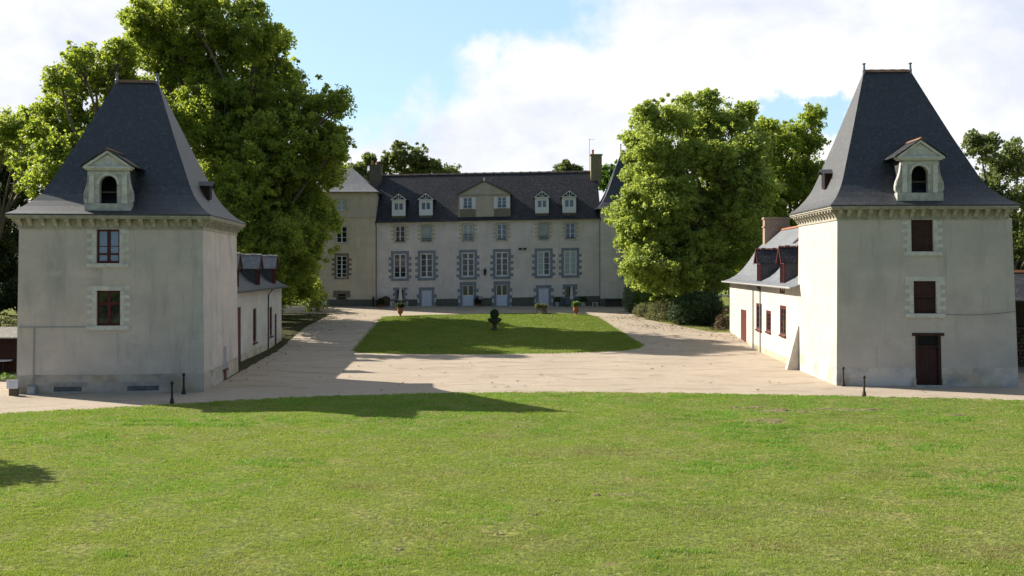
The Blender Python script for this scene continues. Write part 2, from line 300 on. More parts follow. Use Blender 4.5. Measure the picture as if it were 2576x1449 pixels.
def frame(O, th, ins=None, w=1, d=1, H=1):
    c, s = math.cos(th), math.sin(th)
    def f(u, v, z):
        if ins:
            k = min(max(z / H, 0), 1); uu = u + (ins[0] * (1 - u / w) - ins[1] * u / w) * k; vv = v + (ins[2] * (1 - v / d) - ins[3] * v / d) * k
        else: uu, vv = u, v
        return (O[0] + uu * c - vv * s, O[1] + uu * s + vv * c, z)
    def uz(px, py, v=0):                               # where the sight line meets the facade plane
        k = (px - HX) / FPX; ox, oy = O[0] - v * s, O[1] + v * c
        u = (k * oy - ox) / (c - k * s); Y = oy + u * s
        return u, CAMH - (py - HY) / FPX * Y
    return f, uz
def wall(mb, a0, a1, z0, z1, ops, depth=.25, d=0.0):   # wall skin with real openings and their reveals
    A = sorted({a0, a1, *[x for o in ops for x in o[:2]]}); Z = sorted({z0, z1, *[x for o in ops for x in o[2:]]})
    A = [a for a in A if a0 <= a <= a1]; Z = [z for z in Z if z0 <= z <= z1]
    for i in range(len(A) - 1):
        for j in range(len(Z) - 1):
            ca, cz = (A[i] + A[i + 1]) / 2, (Z[j] + Z[j + 1]) / 2
            if any(o[0] < ca < o[1] and o[2] < cz < o[3] for o in ops): continue
            mb.quad((A[i], d, Z[j]), (A[i + 1], d, Z[j]), (A[i + 1], d, Z[j + 1]), (A[i], d, Z[j + 1]))
    for o in ops:
        l, r, b, t = o; e = d + depth
        mb.quad((l, d, b), (l, e, b), (l, e, t), (l, d, t)); mb.quad((r, d, b), (r, e, b), (r, e, t), (r, d, t))
        mb.quad((l, d, t), (r, d, t), (r, e, t), (l, e, t)); mb.quad((l, d, b), (r, d, b), (r, e, b), (l, e, b))
def surround(f, o, m, par, jw=.22, ext=.24, h=.27, lint=.3, sill=.2, pr=.022, sx=None, first=0):
    l, r, b, t = o; mb = MB(f); n = max(2, round((t - b) / h)); hh = (t - b) / n
    for k in range(n):
        e = jw + (ext if (k + first) % 2 else 0) + random.uniform(-.02, .02); z0, z1 = b + k * hh, b + (k + 1) * hh - .006
        mb.box(l - e, l, -pr, .05, z0, z1); mb.box(r, r + e, -pr, .05, z0, z1)
    sx = sx if sx is not None else jw + ext * .9
    mb.box(l - sx, r + sx, -pr - .004, .05, t + .003, t + lint)
    if sill: mb.box(l - sx, r + sx, -pr - .05, .05, b - sill, b - .006)
    return mb.build('stone_surround', m, par)
def window(f, o, par, fm, gm, cols=2, rows=4, fw=.07, bar=.03, dd=.12, curtain=None, rail=None, mull=.09, name='window', split=None):
    l, r, b, t = o; mb = MB(f); l += .004; r -= .004; b += .004; t -= .004; d0, d1 = dd, dd + .06
    mb.box(l, l + fw, d0, d1, b, t); mb.box(r - fw, r, d0, d1, b, t); mb.box(l + fw, r - fw, d0, d1, b, b + fw * 1.3); mb.box(l + fw, r - fw, d0, d1, t - fw, t)
    c = (l + r) / 2; mb.box(c - mull / 2, c + mull / 2, d0 - .01, d1 - .004, b + fw * 1.3, t - fw)
    for k in range(1, rows):
        z = b + (t - b) * k / rows; x0, x1 = (l + fw, c - mull / 2), (c + mull / 2, r - fw)
        for q in (x0, x1): mb.box(q[0], q[1], d0 + .01, d1 - .01, z - bar / 2, z + bar / 2)
    if split:
        z = b + (t - b) * split
        for q in ((l + fw, c - mull / 2), (c + mull / 2, r - fw)): mb.box(q[0], q[1], d0 - .005, d1 - .012, z - .05, z + .05)
    w = mb.build(name, fm, par)
    MB(f).box(l + fw * .5, r - fw * .5, d1 - .025, d1 - .018, b + .02, t - .02).build('pane', gm, w)
    if curtain:
        cb = MB(f); n = 14; a0, a1 = curtain if isinstance(curtain, tuple) else (0, 1)
        for k in range(n):
            x0 = l + fw + (r - l - 2 * fw) * (a0 + (a1 - a0) * k / n); x1 = l + fw + (r - l - 2 * fw) * (a0 + (a1 - a0) * (k + 1) / n)
            e0, e1 = (0, .02) if k % 2 else (.02, 0)
            cb.quad((x0, d1 - .032 + e0 * .2, b + .1), (x1, d1 - .032 + e1 * .2, b + .1), (x1, d1 - .032 + e1 * .2, t - .09), (x0, d1 - .032 + e0 * .2, t - .09))
        cb.build('curtain', CURT, w)
    if rail:
        rb = MB(f); z = b + rail
        rb.box(l, r, .03, .05, z, z + .04); rb.box(l, r, .03, .05, b + .05, b + .08)
        for k in range(9): x = l + .03 + (r - l - .06) * k / 8; rb.box(x - .009, x + .009, .03, .05, b + .08, z)
        rb.build('railing', IRON, w)
    return w
def boards(f, o, par, m, name='shutter', n=6, dd=.1, glass=None):
    l, r, b, t = o; mb = MB(f)
    for k in range(n):
        x0 = l + .01 + (r - l - .02) * k / n; x1 = l + .01 + (r - l - .02) * (k + 1) / n - .012
        mb.box(x0, x1, dd, dd + .04, b + .01, t - .01)
    for z in (b + .2 * (t - b), b + .8 * (t - b)): mb.box(l + .03, r - .03, dd - .02, dd - .002, z - .05, z + .05)
    return mb.build(name, m, par)
# ------------------------------------------------------------------ ground, gravel and lawns
def sheet(name, rows, m, label=None, kind='structure'):     # rows: list of lists of (x, y, z), equal length
    me = bpy.data.meshes.new(name); nr, nc = len(rows), len(rows[0]); v = [p for r in rows for p in r]
    f = [(i * nc + j, i * nc + j + 1, (i + 1) * nc + j + 1, (i + 1) * nc + j) for i in range(nr - 1) for j in range(nc - 1)]
    me.from_pydata(v, [], f); me.materials.append(m)
    for p in me.polygons: p.use_smooth = True
    o = bpy.data.objects.new(name, me); COL.objects.link(o); return tag(o, label, None, None, kind)
def vn(x, y, s=1.0):
    return math.sin(x * 1.7 * s + 1.3 * math.sin(y * .9 * s)) * math.cos(y * 1.3 * s + 1.1 * math.sin(x * .7 * s + 2)) * .5 + math.sin(x * 3.9 * s + y * 2.7 * s) * math.cos(y * 4.3 * s - x * 1.9 * s + 1) * .25
ys = [-80, -20, 0, 20, 40, 60, 72, 75] + [75 + 2 * k for k in range(1, 20)] + [113.7, 130, 160, 220, 400, 900, 2500]
sheet('ground', [[(x, y, gz(y) - .05) for x in (-2500, -400, -100, -50, -20, 0, 20, 50, 100, 400, 2500)] for y in ys], MEADOW)
EDGE = [(-2575, 1200), (-600, 1075), (0, 1042), (220, 1031), (430, 1019), (700, 1003), (1000, 993), (1150, 990), (1400, 988), (1700, 990), (2000, 996), (2175, 1000), (2575, 1009), (3400, 1030), (6000, 1100)]
EDG = [gp(*e) for e in EDGE]
def edge_y(x):
    for (x0, y0), (x1, y1) in zip(EDG, EDG[1:]):
        if x0 <= x <= x1: return y0 + (y1 - y0) * (x - x0) / (x1 - x0)
    return EDG[0][1] if x < EDG[0][0] else EDG[-1][1]
# gravel courtyard: everything between the lawn and the buildings, narrowing to the two drives
VL = gp(712, 868); VL2 = gp(770, 822); VL3 = gp(832, 789)
def cx(y):
    L = [(34, -70), (VL[1] - 6, -24), (VL[1], VL[0]), (VL2[1], VL2[0]), (VL3[1], VL3[0]), (VL3[1] + 1.5, -34), (113.6, -34)]
    Rr = [(34, 70), (86, 22), gp(1790, 835)[::-1], gp(1720, 822)[::-1], gp(1640, 806)[::-1], gp(1575, 784)[::-1], (109, 16), (113.6, 17)]
    def q(T):
        for (a, b), (c, d) in zip(T, T[1:]):
            if a <= y <= c: return b + (d - b) * (y - a) / max(c - a, 1e-6)
        return T[-1][1]
    return q(L), q(Rr)
rows = []
for k in range(140):
    y = 38 + (113.55 - 38) * k / 139; l, r = cx(y); rows.append([(l + (r - l) * j / 60, y, gz(y) + .012 * vn(l + (r - l) * j / 60, y, .6)) for j in range(61)])
sheet('gravel_courtyard', rows, GRAVEL, 'pale beige gravel courtyard between the towers and the manor')
rows = []
for j in range(260):
    x = -60 + 120 * j / 259; e = edge_y(x) + .10 * vn(x * 3, 0); rows.append([(x, 9 + (e - 9) * k / 150, .05 + .035 * vn(x, 9 + (e - 9) * k / 150, 1.1) * min(1, (150 - k) / 6) - (.03 if k == 150 else 0)) for k in range(151)])
sheet('front_lawn', rows, LAWN, 'wide mown lawn in front with worn brown patches')
# inner lawn
IL = [(y, x) for x, y in (gp(905, 888), gp(893, 880), gp(925, 838), gp(965, 794))]; IR = [(y, x) for x, y in (gp(1560, 881), gp(1612, 870), gp(1605, 858), gp(1560, 830), gp(1500, 799))]
def poly_lawn():
    nearp = [gp(*p) for p in ((893, 880), (905, 887), (1000, 890), (1150, 891), (1300, 890), (1450, 887), (1560, 882), (1600, 876), (1613, 868))]
    farp = [gp(*p) for p in ((965, 797), (1060, 793), (1200, 790), (1370, 787.5), (1470, 791), (1500, 798))]
    rows = []
    def lerp(P, t):
        t *= len(P) - 1; i = min(int(t), len(P) - 2); t -= i; return (P[i][0] + (P[i + 1][0] - P[i][0]) * t, P[i][1] + (P[i + 1][1] - P[i][1]) * t)
    for k in range(61):
        t = k / 60; row = []
        for j in range(61):
            a = lerp(nearp, j / 60); b = lerp(farp, j / 60); x, y = a[0] + (b[0] - a[0]) * t, a[1] + (b[1] - a[1]) * t
            edge = k in (0, 60) or j in (0, 60); row.append((x, y, gz(y) + (-.02 if edge else .06) + .012 * vn(x, y, .8)))
        rows.append(row)
    return rows
IN_ROWS = poly_lawn()
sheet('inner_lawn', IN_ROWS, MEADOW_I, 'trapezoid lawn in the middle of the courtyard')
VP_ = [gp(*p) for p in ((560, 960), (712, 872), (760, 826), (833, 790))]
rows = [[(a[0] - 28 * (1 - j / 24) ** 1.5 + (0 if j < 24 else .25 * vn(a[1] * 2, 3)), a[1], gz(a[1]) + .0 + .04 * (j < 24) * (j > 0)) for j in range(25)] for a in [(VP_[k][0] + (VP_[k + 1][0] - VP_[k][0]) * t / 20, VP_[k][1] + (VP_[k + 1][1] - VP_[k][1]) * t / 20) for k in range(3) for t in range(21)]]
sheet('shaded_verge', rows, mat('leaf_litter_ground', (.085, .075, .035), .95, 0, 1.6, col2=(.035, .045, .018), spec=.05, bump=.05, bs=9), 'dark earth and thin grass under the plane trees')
verge = [[gp(px, py) for px, py in r] for r in (((600, 905), (700, 872), (714, 868)), ((560, 850), (700, 835), (770, 823)), ((500, 810), (700, 803), (832, 790)))]
def grass_mesh(name, pts, hgt, wid, m, label, loc=(0, 0, 0)):
    n = len(pts); B = 3; rng = np.random.default_rng(3); P = np.repeat(np.array(pts), B, 0); P[:, :2] += rng.normal(0, .03, (n * B, 2))
    th = rng.uniform(0, 2 * np.pi, n * B); h = np.repeat(hgt, B) * rng.uniform(.6, 1.3, n * B) if not np.isscalar(hgt) else hgt * rng.uniform(.6, 1.4, n * B); w = (np.repeat(wid, B) if not np.isscalar(wid) else wid) * rng.uniform(.7, 1.3, n * B)
    lean = rng.normal(0, .45, (n * B, 2)) * h[:, None]
    V = np.zeros((n * B, 3, 3)); dx, dy = np.cos(th) * w / 2, np.sin(th) * w / 2
    V[:, 0] = P + np.stack([dx, dy, dx * 0], 1); V[:, 1] = P - np.stack([dx, dy, dx * 0], 1); V[:, 2] = P + np.concatenate([lean, h[:, None]], 1)
    me = bpy.data.meshes.new(name); me.vertices.add(n * B * 3); me.vertices.foreach_set('co', V.ravel().astype(np.float32))
    me.loops.add(n * B * 3); me.loops.foreach_set('vertex_index', np.arange(n * B * 3, dtype=np.int32)); me.polygons.add(n * B); me.polygons.foreach_set('loop_start', np.arange(0, n * B * 3, 3, dtype=np.int32))
    me.update(calc_edges=True); me.materials.append(m); o = bpy.data.objects.new(name, me); COL.objects.link(o); tag(o, label, 'grass', None, 'stuff'); return o
def vnoise(x, y, sx, sy, seed):                        # smooth value noise on a grid
    g = np.random.default_rng(seed).random((256, 256)); u, v = (x * sx) % 255, (y * sy) % 255; i, j = u.astype(int), v.astype(int); a, b = u - i, v - j; a, b = a * a * (3 - 2 * a), b * b * (3 - 2 * b)
    return (g[i, j] * (1 - a) + g[(i + 1) % 256, j] * a) * (1 - b) + (g[i, (j + 1) % 256] * (1 - a) + g[(i + 1) % 256, (j + 1) % 256] * a) * b
def lawn_grass():
    rng = np.random.default_rng(11)
    N = 620000; y = 19 + (50 - 19) * rng.random(N) ** 1.15; x = (rng.random(N) * 2 - 1) * (.56 * y + 1)
    ey = np.interp(x, [e[0] for e in EDG], [e[1] for e in EDG]) + .12 * np.sin(x * 9) * np.sin(x * 2.3) - .12 + .3 * vnoise(x, x * 0, 2.7, 0, 9)
    k = (y < ey); x, y = x[k], y[k]
    big = vnoise(x, y, .35, .6, 1); mid = vnoise(x, y, 1.6, 2.6, 2); fin = vnoise(x, y, 5.5, 9, 3)
    soil = np.zeros(len(x)); tall = np.zeros(len(x))
    for px, py, rx, ry in SOILP:
        cxx, cyy = gp(px, py); soil = np.maximum(soil, 1 - ((x - cxx) / rx) ** 2 - ((y - cyy) / ry) ** 2 + (mid - .5))
    for px, py, rx, ry in TALLP:
        cxx, cyy = gp(px, py); tall = np.maximum(tall, 1 - ((x - cxx) / rx) ** 2 - ((y - cyy) / ry) ** 2 + 1.2 * (mid - .5))
    keep = rng.random(len(x)) < np.clip(.15 + 1.25 * fin + .5 * (mid - .5) - np.clip(soil, 0, 1) * .75, .04, 1); x, y, big, mid, fin, tall = (q[keep] for q in (x, y, big, mid, fin, tall))
    h = .018 + .016 * mid + .030 * np.clip(fin - .35, 0, 1) + .010 * (y / 50)
    big2 = vnoise(x, y, .22, .35, 17); lush = rng.random(len(x)) < np.clip(.12 + .9 * (big2 - .45) + .30 * (y - 34) / 14 + .38 * np.clip(tall, 0, 1) + .8 * (mid - .5), 0, .9)
    dry = np.zeros(len(x))
    for px, py, rx, ry in DRYP: cxx, cyy = gp(px, py); dry = np.maximum(dry, 1 - ((x - cxx) / rx) ** 2 - ((y - cyy) / ry) ** 2 + 1.0 * (mid - .5))
    dryg = rng.random(len(x)) < np.clip(.05 + .55 * dry + 1.0 * (big - .62), 0, .8); lush = lush & ~dryg; a = ~lush & ~dryg
    P = np.stack([x, y, x * 0 + .045], 1); w = .011 + y * .00045
    grass_mesh('lawn_grass', P[a], h[a], w[a], GRASS, 'short mown grass blades over the front lawn')
    grass_mesh('dry_grass', P[dryg], h[dryg] * .9, w[dryg], GRASS_D, 'straw coloured dry grass in patches of the front lawn')
    hl = h[lush] + .07 * np.clip(tall[lush], 0, 1) * rng.random(lush.sum()) * (mid[lush] > .5) * (tall[lush] > 0)
    grass_mesh('lush_grass', P[lush], hl, w[lush] * 1.1, GRASS_L, 'darker lush grass growing in patches of the front lawn')
    R_ = np.array(IN_ROWS); N = 60000; i = rng.random(N) * 59.99; j = rng.random(N) * 59.99; ii, jj = i.astype(int), j.astype(int); fi, fj = (i - ii)[:, None], (j - jj)[:, None]
    P = (R_[ii, jj] * (1 - fi) * (1 - fj) + R_[ii + 1, jj] * fi * (1 - fj) + R_[ii, jj + 1] * (1 - fi) * fj + R_[ii + 1, jj + 1] * fi * fj)
    B = np.concatenate([R_[0], R_[-1], R_[:, 0], R_[:, -1]]); q = rng.integers(0, len(B) - 1, 5000); t = rng.random((5000, 1)); E = B[q] * (1 - t) + B[q + 1] * t; ok = np.linalg.norm(B[q + 1] - B[q], axis=1) < 2.5; E = E[ok]
    E[:, :2] += rng.normal(0, .16, (len(E), 2)); E[:, 2] += .02; P = np.concatenate([P, E])
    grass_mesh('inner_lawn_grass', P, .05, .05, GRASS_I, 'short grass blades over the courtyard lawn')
SOILP = [(2010, 1035, 2.4, .6), (1880, 1030, 1.2, .5), (2190, 1034, 2.0, .5), (2410, 1048, 1.1, .45), (1325, 1078, .4, .25), (1940, 1060, 1.3, .7), (1500, 1250, .35, .2), (1400, 1265, .3, .2), (1280, 1350, .4, .25), (1340, 1300, .35, .2), (1020, 1390, .3, .2)]
DRYP = [(1935, 1062, 1.1, .5), (650, 1330, 1.6, .7), (1010, 1270, 2.0, .9), (920, 1230, 1.6, .8), (1480, 1150, 4, 1.5), (1300, 1370, 3, 1.0), (1300, 1100, 3, 1.0), (2000, 1380, 4, 1.2), (2450, 1390, 3, 1.0), (1750, 1290, 2.5, 1.0), (1060, 1360, 1.2, .5), (2150, 1210, 2.0, .7), (720, 1080, 2.5, .7), (520, 1200, 1.6, .6)] + [(2040 + 45 * k, 1298 + 1.2 * k, .45, .10) for k in range(13)] + [(1500 + 90 * k, 1180 + 2 * k, .8, .16) for k in range(11)]
TALLP = [(1930, 1075, 2.4, 1.6), (1780, 1050, 2.6, 1.4), (2080, 1085, 2.8, 1.6), (2250, 1130, 3.0, 1.6), (2400, 1190, 2.6, 1.4), (2560, 1240, 2.6, 1.6), (2000, 1120, 2.4, 1.3), (2350, 1000, 5, .8), (1500, 1000, 6, .6), (450, 1065, 5, 1.6), (150, 1110, 4, 1.6), (700, 1170, 2.0, .9), (1000, 1060, 4, 1.0), (2400, 1060, 2.0, 1.2), (250, 1400, 1.0, .6), (900, 1420, .8, .4), (1700, 1400, 1.2, .5), (1850, 1180, 2.5, 1.2)]
lawn_grass()
def bare_patches():
    mb = MB(); rng = random.Random(5)
    for px, py, rx, ry in SOILP:
        cx_, cy_ = gp(px, py)
        for k in range(5 if ry > .3 else 2):
            x0, y0 = cx_ + rng.gauss(0, .45) * rx, cy_ + rng.gauss(0, .45) * ry; sx, sy = rx * rng.uniform(.15, .45), ry * rng.uniform(.15, .45); n = 22; i = len(mb.v); ph = [rng.uniform(0, 6.28) for _ in range(3)]
            for t in range(n):
                a = t * 6.283 / n; q = 1 + .28 * math.sin(3 * a + ph[0]) + .2 * math.sin(5 * a + ph[1]) + .12 * math.sin(9 * a + ph[2]); mb.v.append((x0 + sx * q * math.cos(a), y0 + sy * q * math.sin(a), .03))
            for t in range(n):
                a = t * 6.283 / n; mb.v.append((x0 + sx * .6 * math.cos(a), y0 + sy * .6 * math.sin(a), .065 + rng.uniform(0, .03)))
            mb.v.append((x0, y0, .07 + rng.uniform(0, .03)))
            for t in range(n): mb.f.append((i + t, i + (t + 1) % n, i + n + (t + 1) % n, i + n + t)); mb.f.append((i + n + t, i + n + (t + 1) % n, i + 2 * n))
    o = mb.build('bare_soil', mat('bare_soil', (.27, .22, .13), .95, .45, 9, spec=.05, bump=.04, bs=14), smooth=True); tag(o, 'worn brown patches of bare soil in the front lawn', 'soil', None, 'stuff')
bare_patches()
# ------------------------------------------------------------------ foliage
def leaves_mesh(centers, crad, per, size, seed, squash=.8, up=.25):
    rng = np.random.default_rng(seed); C = np.repeat(np.array(centers, dtype=float), per, 0); n = len(C); rr = np.repeat(np.array(crad, dtype=float), per)
    d = rng.normal(0, 1, (n, 3)); d /= np.linalg.norm(d, axis=1)[:, None]; rad = rr * rng.random(n) ** .45; off = d * rad[:, None]; off[:, 2] *= squash; P = C + off
    nrm = rng.normal(0, 1, (n, 3)) + d * .6; nrm[:, 2] += up; nrm /= np.linalg.norm(nrm, axis=1)[:, None]
    t = np.cross(nrm, rng.normal(0, 1, (n, 3))); t /= np.linalg.norm(t, axis=1)[:, None]; b = np.cross(nrm, t); s = size * rng.uniform(.6, 1.35, n)[:, None]
    V = np.zeros((n, 4, 3)); V[:, 0] = P - t * s * .5; V[:, 1] = P + b * s * .36 + nrm * s * .09; V[:, 2] = P + t * s * .5 - nrm * s * .05; V[:, 3] = P - b * s * .36 + nrm * s * .09
    return V.reshape(-1, 3)
def quads_obj(name, V, m, parent=None, loc=(0, 0, 0)):
    n = len(V) // 4; V = V - np.array(loc); me = bpy.data.meshes.new(name); me.vertices.add(n * 4); me.vertices.foreach_set('co', V.ravel().astype(np.float32))
    me.loops.add(n * 4); me.loops.foreach_set('vertex_index', np.arange(n * 4, dtype=np.int32)); me.polygons.add(n); me.polygons.foreach_set('loop_start', np.arange(0, n * 4, 4, dtype=np.int32))
    me.update(calc_edges=True); me.materials.append(m); o = bpy.data.objects.new(name, me); link(o, parent)
    if not parent: o.location = loc
    return o
def tree(name, label, base, lobes, m, leaf=.30, dens=1.0, per=26, clump=.8, trunk=.6, group=None, seed=1, inner=.35, limbs=True, fork=.3, cat='tree', drop=.12):
    rng = np.random.default_rng(seed); bx, by = base; bz = gz(by); root = thing(name, label, cat, (bx, by, bz), group); C = []; CR = []
    top = max(l[2] + l[3] for l in lobes)
    for (x, y, z, r) in lobes:
        ns = max(6, int(r * r * 1.7)); sr = max(.8, .31 * r); d = rng.normal(0, 1, (ns, 3)); d /= np.linalg.norm(d, axis=1)[:, None]
        sub = np.array([x, y, z]) + d * (r * rng.uniform(.45, .82, ns))[:, None]; srs = sr * rng.uniform(.65, 1.35, ns)
        for q, q_r in zip(sub, srs):                     # boughs: rounded masses of leaf clumps, fuller on top
            n = int(dens * 3.4 * q_r * q_r / (clump * clump)) + 4; e = rng.normal(0, 1, (n, 3)); e[:, 2] += .45; e /= np.linalg.norm(e, axis=1)[:, None]
            P = q + e * (q_r * rng.uniform(.55, 1.05, n))[:, None] * np.array([1, 1, .8]); C.append(P); CR.append(rng.uniform(.55, 1.15, n) * clump * .8)
        n = int(dens * 3.4 * r * r / (clump * clump)); d = rng.normal(0, 1, (n, 3)); d /= np.linalg.norm(d, axis=1)[:, None]; C.append(np.array([x, y, z]) + d * (r * rng.uniform(.2, .9, n))[:, None]); CR.append(rng.uniform(.6, 1.3, n) * clump)
        n = int(r * r * 2.2); d = rng.normal(0, 1, (n, 3)); d[:, 2] += .35; d /= np.linalg.norm(d, axis=1)[:, None]; C.append(np.array([x, y, z]) + d * (r * rng.uniform(.98, 1.22, n))[:, None]); CR.append(rng.uniform(.35, .7, n) * clump * .8)
    C = [c_ for c_ in C]; CA = np.concatenate(C); RA = np.concatenate(CR); k = CA[:, 2] > bz + .4; C, CR = [CA[k]], [RA[k]]
    C = np.concatenate(C); CR = np.concatenate(CR); V = leaves_mesh(C, CR, per, leaf, seed + 5)
    crown = quads_obj('crown', V, m, root, (bx, by, bz))
    mb = MB(lambda a, b, c: (a, b, c)); rnd = random.Random(seed); fz = bz + (top - bz) * fork
    mb.tube([(bx, by, bz - .3), (bx + .1, by, bz + .6), (bx + .15, by, (bz + fz) / 2), (bx, by, fz)], [trunk * 1.35, trunk, trunk * .82, trunk * .7], 10)
    if limbs:
        for (x, y, z, r) in lobes:
            sx = Vector((bx, by, fz - rnd.uniform(0, .25) * (fz - bz))); e = Vector((x, y, z)); mid = sx.lerp(e, .45) + Vector((rnd.uniform(-1, 1), rnd.uniform(-1, 1), rnd.uniform(.2, 1.5))) * (e - sx).length * .08
            q = sx.lerp(mid, .5) + Vector((rnd.uniform(-.3, .3), 0, rnd.uniform(-.2, .3))); r0 = trunk * .34
            mb.tube([sx, q, mid, mid.lerp(e, .55) + Vector((rnd.uniform(-.4, .4), rnd.uniform(-.4, .4), 0)), e], [r0, r0 * .8, r0 * .6, r0 * .42, r0 * .26], 7)
            for k in range(7):
                dd = Vector((rnd.gauss(0, 1), rnd.gauss(0, 1), rnd.gauss(.3, .8))).normalized() * r * rnd.uniform(.75, 1.0); s0 = mid.lerp(e, rnd.uniform(.5, 1)); m1 = s0.lerp(e + dd, .5) + Vector((rnd.uniform(-.3, .3), rnd.uniform(-.3, .3), .25))
                mb.tube([s0, m1, e + dd], [r0 * .24, r0 * .15, .02], 5)
    mb.build('trunk', BARK, root, smooth=True); return root
def LB(Y, items, seed=0, spread=1.0, zmul=1.0):
    rnd = random.Random(seed); out = []
    for it in items:
        px, py, r = it[:3]; dy = it[3] if len(it) > 3 else rnd.uniform(-4, 4) * spread; x, y, z = at(px, py, Y + dy); out.append((x, y, z, r * (Y + dy) / FPX))
    return out
# ------------------------------------------------------------------ corner towers
def tower(name, label, O, th, w, d, H, ins, ze, zr, rc, rl, matw, prof):
    root = thing(name, label, 'tower', (O[0], O[1], 0)); f, uz = frame(O, th, ins, w, d, H); return root, f, uz
RP = [(0, 1), (.022, .93), (.055, .85), (.095, .775), (.145, .70), (.20, .642), (.26, .592), (.5, .392), (.75, .195), (1, 0)]
def hip_roof(par, f, rect, ze, zr, ridge, m, prof=RP, fin=True, th=.07, name='roof', ridgecol=ORANGE, finh=.45):
    a0, a1, d0, d1 = rect; r0, r1, rd = ridge; rings = []; mb = MB(f)
    for t, k in prof:
        z = ze + (zr - ze) * t; A0, A1 = r0 + (a0 - r0) * k, r1 + (a1 - r1) * k; D0, D1 = rd + (d0 - rd) * k, rd + (d1 - rd) * k; rings.append([(A0, D0, z), (A1, D0, z), (A1, D1, z), (A0, D1, z)])
    mb.poly([(a0, d0, ze - th), (a1, d0, ze - th), (a1, d1, ze - th), (a0, d1, ze - th)])
    R0 = [(p[0], p[1], ze - th) for p in rings[0]]
    for A, B in zip([R0] + rings, rings):
        for k in range(4):
            if k in (0, 2) or B is not rings[-1]: mb.quad(A[k], A[(k + 1) % 4], B[(k + 1) % 4], B[k])
            else: mb.poly([A[k], A[(k + 1) % 4], B[k]])
    rf = mb.build(name, m, par)
    rt = MB(f); n = max(3, int((r1 - r0) / .3))
    for k in range(n): x0 = r0 + (r1 - r0) * k / n; rt.prisma([(rd - .13, zr - .10), (rd, zr + .07 + .012 * (k % 2)), (rd + .13, zr - .10)], x0, x0 + (r1 - r0) / n * .96)
    rt.build('ridge_tile', ridgecol, rf)
    if fin:
        for x in (r0, r1):
            q = MB(f); q.lathe([(.10, zr - .25), (.10, zr + .05), (.075, zr + .1), (.06, zr + finh - .1), (.11, zr + finh - .06), (.11, zr + finh - .02), (.02, zr + finh), (.01, zr + finh + .03)], 10, (x, rd)); q.build('finial', ZINC, rf, smooth=False)
    return rf
def cornice(par, f, w, d, H, ze, m):
    mb = MB(f); o1, o2 = .16, .42
    def ring(o, z0, z1, q=0.0):
        mb.box(-o, w + o, -o, q, z0, z1); mb.box(-o, w + o, d - q, d + o, z0, z1); mb.box(-o, q, q, d - q, z0, z1); mb.box(w - q, w + o, q, d - q, z0, z1)
    ring(.05, H - .1, H, .02); ring(.03, H + .001, ze - .241, .04); ring(o2, ze - .24, ze - .16); ring(o2 + .06, ze - .158, ze - .075)
    c = mb.build('cornice', m, par); n = 16
    def prof(s0):                                       # scrolled bracket
        return [(-.03, H + .05), (-.09, H + .05), (-.14, H + .14), (-.25, ze - .42), (-.36, ze - .36), (-.38, ze - .243), (-.03, ze - .243)]
    for side in range(4):
        L_ = w if side % 2 == 0 else d; nn = max(6, int(round(L_ / .6)))
        fm = {0: lambda a, b, z: f(a, b, z), 1: lambda a, b, z: f(w - b, a, z), 2: lambda a, b, z: f(w - a, d - b, z), 3: lambda a, b, z: f(b, d - a, z)}[side]
        for k in range(nn + 1):
            b2 = MB(fm)
            x = L_ * k / nn; x = min(max(x, .1), L_ - .1)
            b2.box(x - .13, x + .13, -.30, -.031, ze - .30, ze - .2435); b2.hexa([(x - .10, q, z) for q, z in prof(0)], [(x + .10, q, z) for q, z in prof(0)])
            b2.build('bracket', m, c)
    return c
